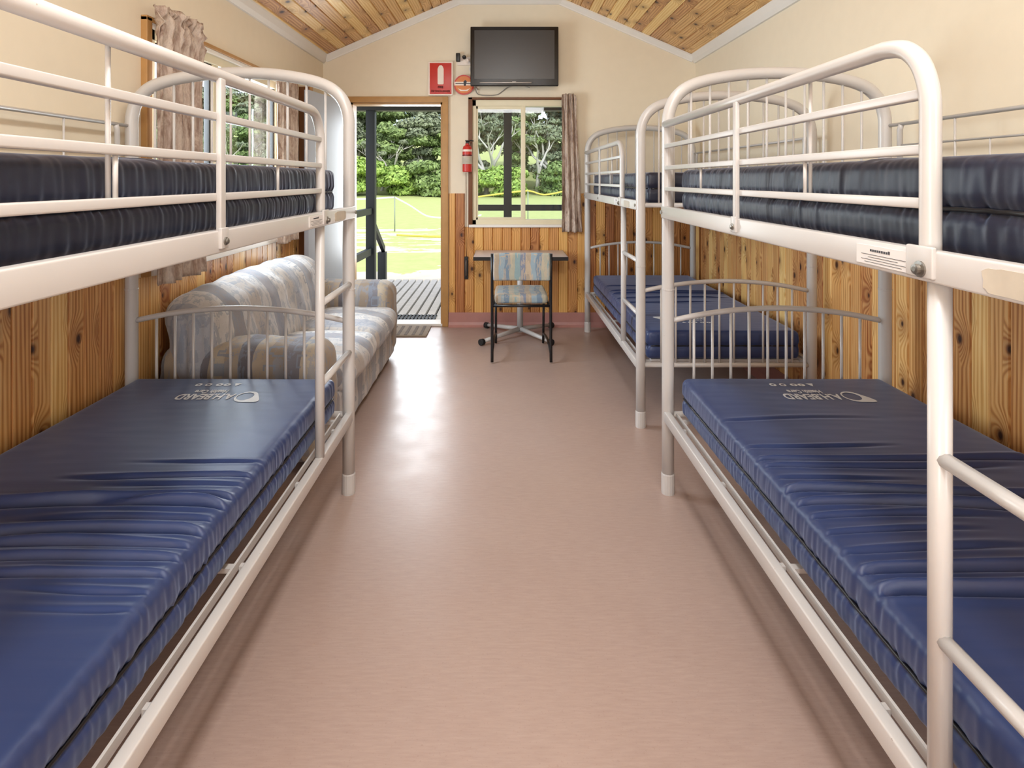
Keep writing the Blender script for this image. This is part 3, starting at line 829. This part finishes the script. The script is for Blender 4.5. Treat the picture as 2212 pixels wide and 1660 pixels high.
FL = [(1.70, .0020, .010, .5, 0), (1.615, .0050, .011, .65, -.01), (1.565, .0026, .010, .5, 0), (1.505, .0080, .013, .7, -.04), (1.462, .0120, .015, 1.4, .015), (1.41, .0045, .010, .6, -.02), (1.362, .0110, .015, 1.4, -.045), (1.315, .0055, .011, .75, -.03), (1.275, .0065, .011, .7, -.05), (1.225, .006, .011, .6, -.05), (1.17, .0030, .010, .4, 0), (1.12, .0020, .010, .35, 0)]
mattress(1.137, 1.49, .341, -1, FR, 'wrinkled navy vinyl mattress with white lettering on the lower bunk nearest on the right', 1.0, (1.125, 2.205, PI, .86, 1.55), ny=560)
mattress(1.137, 1.49, 1.173, -1, [(1.2, .003, .02, 1, 0)], 'shade-tinted navy mattress on the upper bunk nearest on the right, behind the guard rail', 2.0, None, .165, 1.15, ny=560, mat='vinyl_shaded')
mattress(-1.087, 1.49, .341, 1, FL, 'wrinkled navy vinyl mattress with white lettering on the lower bunk left, before the sofa', 3.0, (-1.125, 2.205, PI, .86, 1.55), ny=560)
mattress(-1.087, 1.49, 1.173, 1, [(1.2, .003, .02, 1, 0)], 'shade-tinted navy mattress on the upper left bunk, seen edge on behind the guard rail', 4.0, None, .165, 1.05, ny=560, mat='vinyl_shaded')
mattress(1.1775, 4.10, .341, -1, [(4.3, .005, .014, 1.2, -.02), (4.2, .007, .014, 1.2, 0), (4.05, .005, .013, 1, 0), (3.9, .004, .012, .8, 0), (4.5, .004, .012, .8, 0)], 'navy vinyl mattress on the lower bunk at the far right beside the table', 5.0, (1.10, 3.44, 0, .80, 1.2))
mattress(1.1775, 4.10, 1.173, -1, [], 'shade-tinted navy mattress on the upper bunk at the far right', 6.0, None, .165, 1.0, mat='vinyl_shaded')

# ------------------------------------------------------------------ sofa
def cushion(name, mat, parent, x0, x1, y0, y1, z0, z1, r, puff=.0, wr=.004, seed=0, nx=16, ny=24, nz=8, fn=None, smooth=True, ypuff=0.0):
    vs, fs = rbox((x1-x0)/2, (y1-y0)/2, (z1-z0)/2, r, nx, ny, nz, 4)
    cx, cy, cz = (x0+x1)/2, (y0+y1)/2, (z0+z1)/2; hx, hy, hz = (x1-x0)/2, (y1-y0)/2, (z1-z0)/2
    out = []
    for p in vs:
        u, v, w = p.x/hx, p.y/hy, p.z/hz
        q = Vector(p)
        q.z += puff*(1-u*u)*(1-v*v)*(1 if w > 0 else 0)*abs(w)
        q.x += .6*puff*(1-w*w)*(1-v*v)*(1 if u > 0 else -1)*abs(u)
        q.y += ypuff*(1-u*u)*(1-w*w)*v*abs(v)
        n = fbm(q.x*9+seed, q.y*9, q.z*9)*wr*2 + fbm(q.x*30+seed, q.y*12, q.z*24)*wr*.7
        q += Vector((u, v, w)).normalized()*n
        q += Vector((cx, cy, cz))
        if fn: q = fn(q)
        out.append(q)
    b = MB(); b.add(out, fs, smooth); return b.build(name, mat, parent)
SX, SY = -1.18, 3.53
sofa = empty('sofa', (SX, SY, 0), 0, 'two seat sofa in grey and beige banded fabric along the left wall under the window', 'sofa')
def loc(o): o.location = (-SX, -SY, 0); return o
loc(cushion('base', 'sofa_y', sofa, -1.50, -.79, 2.72, 4.36, .03, .27, .03, 0, .003, 1, 10, 30, 6))
def armfn(q): return q
loc(cushion('arm', 'sofa_x', sofa, -1.53, -.785, 2.60, 2.88, .03, .555, .085, .01, .004, 2, 16, 8, 12))
loc(cushion('arm', 'sofa_x', sofa, -1.53, -.785, 4.20, 4.47, .03, .555, .085, .01, .004, 3, 16, 8, 12))
loc(cushion('seat_cushion', 'sofa_y', sofa, -1.30, -.745, 2.885, 3.545, .255, .405, .06, .035, .005, 4, 16, 18, 6))
loc(cushion('seat_cushion', 'sofa_y', sofa, -1.30, -.745, 3.545, 4.195, .255, .405, .06, .035, .005, 5, 16, 18, 6))
def backfn(q):
    k = (q.z-.25)/.5
    q.x -= .10*k; return q
bk = loc(cushion('back_cushion', 'sofa_y', sofa, -1.455, -1.19, 2.63, 4.24, .28, .775, .125, .02, .006, 6, 10, 40, 14, backfn, ypuff=.05))
bs = MB(); 
for y in (2.75, 4.3):
    for x in (-1.45, -.84): bs.lathe([(.02, 0), (.024, .035)], (x, y, 0), 12)
loc(bs.build('foot', 'black', sofa))

# ------------------------------------------------------------------ table
tb = empty('table', (.148, 4.97, 0), 0, 'small grey topped pedestal table against the back wall under the window', 'table')
def L2(o): o.location = (-.148, -4.97, 0); return o
b = MB(); b.box(-.232, .530, 4.77, 5.232, .648, .678, .004); L2(b.build('tabletop', 'laminate', tb))
b = MB(); b.box(-.2335, .5315, 4.7685, 4.772, .648, .6775); b.box(-.2335, -.231, 4.77, 5.232, .648, .6775); b.box(.529, .5315, 4.77, 5.232, .648, .6775); L2(b.build('edge_band', 'chairframe', tb))
b = MB(); b.tube([(.148, 4.95, .03), (.148, 4.95, .648)], .025, 16); b.box(.05, .246, 4.85, 5.05, .640, .649); L2(b.build('pedestal', 'tube', tb))
for (ex, ey) in ((-.155, 4.66), (.375, 4.66), (-.13, 5.19), (.42, 5.19)):
    b = MB(); b.tube([(.148, 4.95, .058), (ex, ey, .030)], [.021, .015], 8); lg = L2(b.build('leg', 'tube', tb))
    b = MB(); d = (Vector((ex, ey, .02))-Vector((.148, 4.95, .02))).normalized(); e = Vector((ex, ey, .026))
    b.tube([e-d*.01, e+d*.025], .025, 10); b.build('foot_cap', 'rubber', lg)

# ------------------------------------------------------------------ chair
ch = empty('chair', (.137, 4.45, 0), 0, 'black framed chair with blue and beige patterned seat and back, tucked at the table', 'chair')
def L3(o): o.location = (-.137, -4.45, 0); return o
for x in (-.072, .345):
    xi = x+(.022 if x < 0 else -.022)
    b = MB(); b.tube([(x, 4.20, .008), (x, 4.22, .10), (x, 4.235, .45), (x, 4.225, .60), (x, 4.205, .775)], .0105, 10); L3(b.build('back_leg', 'chairframe', ch))
    b = MB(); b.tube([(xi, 4.70, .008), (xi, 4.66, .15), (xi, 4.63, .40)], .0095, 10); L3(b.build('front_leg', 'chairframe', ch))
    b = MB(); b.tube(spline([(x, 4.215, .06), (x+(xi-x)*.3, 4.32, .105), (x+(xi-x)*.6, 4.48, .115), (xi, 4.675, .09)], 5), .009, 8); L3(b.build('runner', 'chairframe', ch))
b = MB(); b.tube([(-.072, 4.235, .400), (.345, 4.235, .400)], .011, 8); b.tube([(-.05, 4.635, .395), (.323, 4.635, .395)], .009, 8)
for x in (-.060, .333): b.tube([(x, 4.235, .40), (x, 4.635, .395)], .009, 8)
L3(b.build('seat_frame', 'chairframe', ch))
L3(cushion('seat', 'chair_fab', ch, -.052, .325, 4.25, 4.66, .408, .474, .022, .008, .001, 7, 12, 12, 3))
def bf(q): q.y += .02*math.cos((q.x-.137)*6)-.02; return q
L3(cushion('backrest', 'chair_fab', ch, -.064, .338, 4.190, 4.222, .585, .782, .014, .0, .0008, 8, 14, 3, 8, bf))

# ------------------------------------------------------------------ television
tv = empty('television', (.105, YB-.10, 2.362), 0, 'black flat television mounted high on the back wall above the window', 'television')
b = MB(); b.box(-.38, .38, -.045, .0, -.255, .258, .008); b.box(-.30, .30, 0, .03, -.2, .2, .006); b.build('housing', 'bezel', tv)
b = MB(); b.box(-.345, .345, -.047, -.0455, -.195, .225); b.build('screen', 'screen', tv)
b = MB(); b.box(-.30, .15, -.052, -.044, -.232, -.222, .003); b.box(-.02, .015, -.050, -.0445, -.226, -.214, .002); b.build('control_strip', 'metal', tv)
b = MB(); b.box(-.09, .09, .03, .098, -.1, .1, .004); b.build('wall_bracket', 'black', tv)
def cable(name, pts, r, mat, label, parent=None):
    b = MB(); b.tube(spline(pts, 8), r, 6); o = b.build(name, mat, parent)
    if not parent: tag(o, label, 'cable')
    return o
yb = YB-.012
cable('cable', [(-.24, YB-.07, 2.12), (-.22, yb, 2.06), (-.15, yb, 2.045), (-.05, yb, 2.05), (0, yb, 2.08), (.06, yb, 2.12), (.16, yb, 2.13), (.24, YB-.04, 2.11)], .004, 'cable', 'thin grey cable looping below the television')
cable('cable', [(-.30, YB-.035, 2.335), (-.27, yb, 2.33), (-.285, yb, 2.27), (-.25, yb, 2.22), (-.262, yb, 2.15), (-.22, yb, 2.09)], .005, 'sticker', 'white tangled cable between the power socket and the television')

# power socket with plugs
ps = empty('power_socket', (-.345, YB-.001, 2.35), 0, 'white power socket with black plugs left of the television above the round sign', 'socket')
b = MB(); b.box(-.055, .065, -.012, 0, -.04, .035, .004); b.build('plate', 'signwhite', ps)
for o_, s_ in ((empty('x'), 0),): bpy.data.objects.remove(o_)
b = MB(); b.box(-.062, -.026, -.055, -.012, -.012, .062, .006); o = b.build('adaptor', 'black', ps)
b = MB(); b.lathe([(.017, 0), (.017, -.03), (.008, -.04)], (.010, -.012, .028), 14, 'y'); b.build('plug', 'black', ps)
b = MB(); b.lathe([(.019, 0), (.019, -.02), (.010, -.03)], (.040, -.012, -.002), 14, 'y'); b.build('plug', 'signwhite', ps)

# fire extinguisher sign
def text_mesh(body, size, bold=0.0):
    cu = bpy.data.curves.new('text', 'FONT'); cu.body = body; cu.size = size; cu.offset = bold; cu.align_x = 'CENTER'; cu.resolution_u = 2; cu.extrude = .0004
    ob = bpy.data.objects.new('text', cu); C.objects.link(ob)
    dg = bpy.context.evaluated_depsgraph_get(); me = bpy.data.meshes.new_from_object(ob.evaluated_get(dg))
    r = ([tuple(v.co) for v in me.vertices], [tuple(p.vertices) for p in me.polygons])
    bpy.data.objects.remove(ob); bpy.data.curves.remove(cu); bpy.data.meshes.remove(me); return r
sg = empty('fire_sign', (-.543, YB-.032, 2.19), 0, 'rectangular red sign with a white extinguisher symbol above the door corner', 'sign')
b = MB(); b.box(-.108, .108, -.001, .004, -.149, .149, .002); b.build('backing', 'signwhite', sg)
b = MB(); b.box(-.096, .096, -.002, .001, -.137, .137, .002); b.build('red_panel', 'red', sg)
b = MB(); P = [(-.026, -.045), (-.026, .085), (-.018, .105), (-.008, .115), (.010, .115), (.020, .105), (.027, .085), (.027, -.045), (.022, -.052), (-.021, -.052)]
b.prism(P, 1, -.0035, -.0015)
for txt, sz, zz, bo in (('FIRE', .026, -.085, .0008), ('EXTINGUISHER', .0245, -.120, .0005)):
    vs, fs = text_mesh(txt, sz, bo); b.add([(x, -.003, y+zz) for x, y, z in vs], fs)
b.build('symbol', 'signwhite', sg)
# round sign
rs = empty('round_sign', (-.338, YB-.031, 2.135), 0, 'round red and white sign under the power socket beside the television', 'sign')
b = MB(); b.lathe([(.088, 0), (.088, .004)], (0, 0, 0), 40, 'y'); b.build('disc', 'red', rs)
b = MB(); b.lathe([(.076, -.0015), (.076, .001)], (0, 0, 0), 40, 'y'); b.build('inner_disc', 'orange', rs)
b = MB(); b.box(-.084, .084, -.003, -.001, -.006, .026); b.build('white_band', 'signwhite', rs)
b = MB(); b.box(-.074, .06, -.0036, -.0028, .006, .014); b.prism([(.0, -.01), (.016, -.01), (.026, .03), (.012, .042), (-.004, .028)], 1, -.0038, -.003); b.build('marking', 'dark_print', rs)
b = MB(); b.prism([(-.055, -.03), (-.02, -.045), (.02, -.045), (.055, -.03), (.03, -.056), (-.03, -.056)], 1, -.003, -.001); b.build('lower_marking', 'signwhite', rs)

# fire extinguisher
fx = empty('fire_extinguisher', (-.305, YB-.085, 1.365), 0, 'small red fire extinguisher hung between the door and the window', 'fire extinguisher')
b = MB(); b.lathe([(.036, 0), (.042, .006), (.042, .20), (.036, .222), (.018, .236), (.016, .25)], (0, 0, 0), 24); b.build('cylinder', 'red', fx)
b = MB(); b.lathe([(.0428, .070), (.0428, .138)], (0, 0, 0), 24); b.build('data_label', 'residue', fx)['label'] = 'pale instruction label'
b = MB(); b.lathe([(.0440, .142), (.0440, .150)], (0, 0, 0), 24); b.build('strap', 'black', fx)
b = MB(); b.lathe([(.0428, .178), (.0428, .196)], (0, 0, 0), 24); b.build('white_band', 'signwhite', fx)
b = MB(); b.box(-.014, .014, -.014, .014, .245, .268, .003); b.box(-.016, .016, -.05, .02, .268, .275, .002); b.tube([(.0, .0, .262), (.03, -.01, .275), (.055, -.01, .27)], .005, 8); b.build('valve_handle', 'black', fx)
b = MB(); b.box(-.018, .018, .045, .084, .05, .26, .002); b.build('hanger', 'metal', fx)
# black wall bracket with its cord
wb = empty('wall_hook', (-.318, YB-.013, .52), 0, 'slim black fitting on the pine boards left of the table', 'hook')
b = MB(); b.box(-.016, .018, -.016, 0, -.10, .10, .006); b.build('plate', 'rubber', wb)
b = MB(); b.tube(spline([(0, -.018, -.07), (0, -.034, -.04), (0, -.036, .04), (0, -.018, .07)], 5), .005, 8); b.build('handle', 'metal', wb)
cable('cord', [(-.318, YB-.016, .615), (-.319, YB-.034, .8), (-.318, YB-.036, 1.1), (-.319, YB-.036, 1.36)], .003, 'casing_dark', 'thin cord running down the window jamb to the black fitting')

# door mats
mt = MB(); mt.box(-1.20, -.625, 4.90, 5.24, 0.0, .012, .004)
o = mt.build('door_mat', 'mat'); tag(o, 'flat grey brown door mat on the linoleum inside the doorway', 'door mat')
b = MB()
for i in range(9): b.box(-1.19+i*.0625, -1.165+i*.0625, 4.92, 5.22, .012, .014)
o2 = b.build('rib', 'trunk', o)

# ------------------------------------------------------------------ veranda
b = MB()
bwid = .095
for i in range(-19, 46):
    x = i*bwid; b.box(x+.024, x+bwid, YB+.17, 7.86, -.055, -.022)
struct(b.build('deck_floor', 'deck'))
b = MB(); b.box(-1.78, 4.4, YB+.17, 7.86, -.42, -.16); struct(b.build('deck_bearers', 'rubber'))
om = empty('outdoor_mat', (-.95, 5.62, -.022), 0, 'black slotted rubber mat lying on the deck outside the sill', 'door mat')
b = MB()
for i in range(20): b.box(-.35+i*.034, -.35+i*.034+.020, -.14, .14, .0, .014)
for y in (-.14, 0, .125): b.box(-.35, .32, y, y+.015, 0, .010)
b.build('mat_grid', 'rubber', om)
def postobj(x, y, z0, z1, w, label, cat='post', name='veranda_post'):
    b = MB(); b.box(x-w/2, x+w/2, y-w/2, y+w/2, z0, z1, .004); return tag(b.build(name, 'green_post'), label, cat)
postobj(-1.655, 7.50, -.022, 2.30, .112, 'dark green veranda post seen through the open doorway')
postobj(.068, 7.50, -.022, 2.30, .10, 'dark green veranda post seen through the window behind the table')
postobj(-1.74, 8.62, -.45, .25, .115, 'short dark green newel post at the foot of the deck steps', 'post', 'newel_post')
def rail(p, q, w, h, label, name='handrail', cat='railing'):
    p, q = Vector(p), Vector(q); d = (q-p).normalized(); s_ = d.cross(Vector((0, 0, 1))).normalized()*w/2; u = Vector((0, 0, h/2))
    b = MB(); vs = [p-s_-u, p+s_-u, p+s_+u, p-s_+u, q-s_-u, q+s_-u, q+s_+u, q-s_+u]
    b.add(vs, [(0, 1, 2, 3), (7, 6, 5, 4), (0, 4, 5, 1), (1, 5, 6, 2), (2, 6, 7, 3), (3, 7, 4, 0)]); return tag(b.build(name, 'green_post'), label, cat)
rail((-1.69, 7.55, .86), (-1.73, 8.66, .28), .05, .09, 'sloping dark green handrail going down from the veranda post to the newel post')
rail((-1.655, 7.46, .905), (-1.70, 5.42, .905), .06, .075, 'upper dark green rail at the side of the veranda left of the doorway', 'side_rail')
rail((-1.655, 7.46, .40), (-1.70, 5.42, .40), .05, .085, 'lower dark green rail at the side of the veranda left of the doorway', 'side_rail')
rail((-.62, 7.50, .945), (3.9, 7.50, .945), .05, .075, 'horizontal dark green veranda rail crossing behind the window', 'front_rail')
b = MB(); b.box(-1.95, 4.5, 7.43, 7.57, 2.165, 2.36); tag(b.build('veranda_beam', 'rubber'), 'dark beam along the edge of the veranda roof above the doorway view', 'beam')
b = MB(); b.prism([(YB+.14, 2.46), (8.0, 2.36), (8.0, 2.39), (YB+.14, 2.49)], 0, -1.95, 4.5); struct(b.build('veranda_roof', 'deck'))
st = empty('deck_steps', (-1.0, 8.1, -.45), 0, 'timber steps descending from the veranda deck to the gravel', 'steps')
for i, (yy, zz) in enumerate(((8.02, .27), (8.30, .13))):
    b = MB(); b.box(-.62, .62, yy-8.1-.13, yy-8.1+.13, zz-.04, zz); b.build('tread', 'deck', st)
b = MB()
for x in (-.64, .6): b.box(x, x+.04, -.24, .36, 0, .24)
b.build('stringer', 'rubber', st)

# ------------------------------------------------------------------ ground and bush
b = MB()
gx = [-140+i*10 for i in range(29)]; gy = [-30, -5, 0, 4, 7, 9, 11, 14, 18, 24, 32, 42, 54, 60, 66, 74, 84, 100, 140]
def gz(x, y):
    z = -.45
    if y > 58: z += (y-58)*.17
    if x < -45: z += (-45-x)*.12
    return z
vs = [(x, y, gz(x, y)) for y in gy for x in gx]; n = len(gx)
b.add(vs, [(j*n+i, j*n+i+1, (j+1)*n+i+1, (j+1)*n+i) for j in range(len(gy)-1) for i in range(n-1)], True)
struct(b.build('ground', 'ground'))

def leaf_mesh(name, mat, clumps, count, size, seed, flat=.0):
    rng = np.random.default_rng(seed)
    cl = np.array([c[:3] for c in clumps]); rad = np.array([c[3:6] for c in clumps])
    vol = rad.prod(axis=1)**(2/3); p = vol/vol.sum()
    k = rng.choice(len(clumps), count, p=p)
    d = rng.normal(size=(count, 3)); d /= np.linalg.norm(d, axis=1)[:, None]
    rr = 1-.45*rng.random(count)**2
    low = d[:, 2] < -.3; d[low, 2] *= .5
    c = cl[k]+d*rad[k]*rr[:, None]
    nrm = d + rng.normal(size=(count, 3))*.45 + np.array([0, 0, .35]); nrm /= np.linalg.norm(nrm, axis=1)[:, None]
    t = np.cross(nrm, rng.normal(size=(count, 3))); t /= np.linalg.norm(t, axis=1)[:, None]
    bt = np.cross(nrm, t)
    s = size*(.6+.8*rng.random(count))[:, None]
    v = np.stack([c-t*s, c-bt*s*.55+nrm*s*.15, c+t*s, c+bt*s*.55+nrm*s*.15], axis=1).reshape(-1, 3)
    me = bpy.data.meshes.new(name); me.vertices.add(count*4); me.vertices.foreach_set('co', v.ravel())
    me.loops.add(count*4); me.loops.foreach_set('vertex_index', np.arange(count*4, dtype=np.int32))
    me.polygons.add(count); me.polygons.foreach_set('loop_start', np.arange(0, count*4, 4, dtype=np.int32)); me.polygons.foreach_set('loop_total', np.full(count, 4, dtype=np.int32))
    me.update(); me.validate(); me.materials.append(M[mat])
    return me
def branches(seed, h, r, pts_out, spread=.6, levels=3, mb=None):
    rng = random.Random(seed); mb = mb or MB()
    def grow(p, d, ln, rad, lv):
        pts = [p]; q = p
        for i in range(4):
            d = (d+Vector((rng.uniform(-.28, .28), rng.uniform(-.28, .28), rng.uniform(-.05, .15)))).normalized()
            q = q+d*ln/4; pts.append(q)
        mb.tube(pts, [rad*(1-.13*i) for i in range(5)], 6, False)
        if lv == 0: pts_out.append(q); return
        for k in range(rng.choice((2, 3))):
            a = rng.uniform(0, 2*PI); nd = (d+Vector((math.cos(a), math.sin(a), .25))*spread).normalized()
            grow(q if k else pts[3], nd, ln*.72, rad*.55, lv-1)
    grow(Vector((0, 0, 0)), Vector((rng.uniform(-.2, .2), rng.uniform(-.2, .2), 1)).normalized(), h*.36, r, levels)
    return mb
def proto_tree(kind, seed):
    rng = random.Random(seed)
    if kind == 'bush':
        h = rng.uniform(3.6, 4.6); cl = [(rng.uniform(-1.6, 1.6), rng.uniform(-1.4, 1.4), rng.uniform(.5, h-1.0), rng.uniform(.9, 1.5), rng.uniform(.9, 1.4), rng.uniform(.6, .9)) for _ in range(11)]
        tips = []; mb = branches(seed, h*.8, .10, tips, .6, 1)
        return leaf_mesh('foliage', 'leaf_c' if seed % 2 else 'leaf_a', cl, 5200, .20, seed), mb, 'trunk'
    if kind == 'tree':
        h = rng.uniform(8.0, 11.0); tips = []; mb = branches(seed, h, .22, tips, .75, 2)
        cl = [(p.x*1.1, p.y*1.1, p.z, rng.uniform(1.0, 1.9), rng.uniform(1.0, 1.9), rng.uniform(.7, 1.2)) for p in tips]
        cl += [(rng.uniform(-2.0, 2.0), rng.uniform(-1.5, 1.5), rng.uniform(2.0, h*.75), rng.uniform(1.0, 1.7), rng.uniform(1.0, 1.7), rng.uniform(.5, .9)) for _ in range(9)]
        return leaf_mesh('foliage', 'leaf_a' if seed % 2 else 'leaf_b', cl, 8500, .22, seed), mb, 'gumtrunk'
    h = rng.uniform(8, 10); tips = []; mb = branches(seed, h, .30, tips, .55, 3)
    cl = [(p.x, p.y, p.z+.2, .55, .55, .3) for p in tips[::3]]
    return leaf_mesh('foliage', 'leaf_b', cl, 900, .18, seed), mb, 'gumtrunk'
protos = {}
for kind, seeds in (('bush', (11, 12, 13)), ('tree', (21, 22, 23, 24)), ('gum', (31, 32, 33))):
    protos[kind] = []
    for s_ in seeds:
        fm, mb, tm = proto_tree(kind, s_)
        tmp = mb.build('trunk', tm); tme = tmp.data; bpy.data.objects.remove(tmp)
        protos[kind].append((fm, tme))
NAMES = {'bush': 'leafy_shrub', 'tree': 'bushland_tree', 'gum': 'gum_tree'}
def plant(kind, v, x, y, s, label, group):
    fm, tme = protos[kind][v % len(protos[kind])]
    q = x/y
    where = 'in the doorway view' if -.27 < q < -.085 else 'in the view of the window above the table' if -.075 < q < .14 else 'in the left window view' if -.6 < q < -.33 else 'off to one side'
    label = label+', '+where; group = group+', '+where
    r_ = empty(NAMES[kind], (x, y, gz(x, y)-.05), random.uniform(0, 6.28), label, 'tree' if kind != 'bush' else 'shrub', group)
    r_.scale = (s, s, s*random.uniform(.9, 1.1))
    f = bpy.data.objects.new('foliage', fm); C.objects.link(f); f.parent = r_
    t = bpy.data.objects.new('trunk', tme); C.objects.link(t); t.parent = r_
    return r_
random.seed(21)
for i in range(16):
    plant('bush', i, -46+i*3.9+random.uniform(-1, 1), 58+random.uniform(-1.2, 1.5), random.uniform(.75, 1.1), 'rounded green shrub at the lawn edge', 'shrubs along the far edge of the lawn')
for i in range(19):
    plant('tree', i, -50+i*3.7+random.uniform(-1, 1), 63+random.uniform(-1.5, 1.5), random.uniform(.72, .95), 'bushy green tree behind the shrubs', 'trees in the middle of the bushland')
for i in range(17):
    plant('tree', i*3+1, -54+i*4.5+random.uniform(-1, 1), 71+random.uniform(-2, 2), random.uniform(1.1, 1.35), 'tall back row tree', 'tall trees at the back of the bushland')
for i, (x, y, s_) in enumerate(((-12.6, 58.5, .85), (-11.0, 59.5, .8), (-1.6, 58.8, 1.0), (-.3, 60, 1.05), (3.6, 59, 1.0), (5.2, 59.5, 1.05), (-26, 58, 1.0), (-31, 59, 1.0))):
    plant('gum', i, x, y, s_, 'pale gum tree with bare white limbs', 'white limbed gum trees')

# tape barrier on stakes on the lawn
def stake(x, y, h, label):
    g0 = -.45; b = MB(); b.tube([(x, y, g0), (x, y, g0+h)], .022, 8); return tag(b.build('barrier_stake', 'rope'), label, 'stake')
stake(-3.62, 20, 1.18, 'thin grey stake on the lawn seen through the doorway holding the white tape')
stake(.95, 22, 1.32, 'thin stake on the lawn seen through the window holding the yellow tape')
def tape(pts, mat, label):
    b = MB(); P = spline(pts, 8); vs = []
    for p in P: vs += [(p.x, p.y, p.z-.03), (p.x, p.y+.004, p.z+.03)]
    b.add(vs, [(2*i, 2*i+1, 2*i+3, 2*i+2) for i in range(len(P)-1)], True); o = b.build('barrier_tape', mat)
    m_ = o.modifiers.new('t', 'SOLIDIFY'); m_.thickness = .004
    return tag(o, label, 'tape')
tape([(-3.62, 20, .70), (-3.1, 20, .42), (-2.6, 20, .10), (-2.2, 20, .02), (-1.4, 20, .0), (-.7, 20, .1)], 'tape_white', 'pale tape sagging from the stake across the lawn beyond the door')
tape([(-6.5, 21, .68), (-5, 20.5, .62), (-3.62, 20, .70)], 'tape_white', 'pale tape running left from the stake beyond the door')
tape([(-3.2, 18, -.38), (-2.3, 17, -.32), (-1.2, 16, -.25)], 'tape_yellow', 'yellow tape lying low on the grass by the sand patch')
tape([(-1.2, 22, .62), (.0, 22, .78), (.95, 22, .88), (1.6, 22, .74), (2.6, 22, .95)], 'tape_yellow', 'yellow tape strung between stakes across the lawn beyond the window')

bpy.context.view_layer.update()
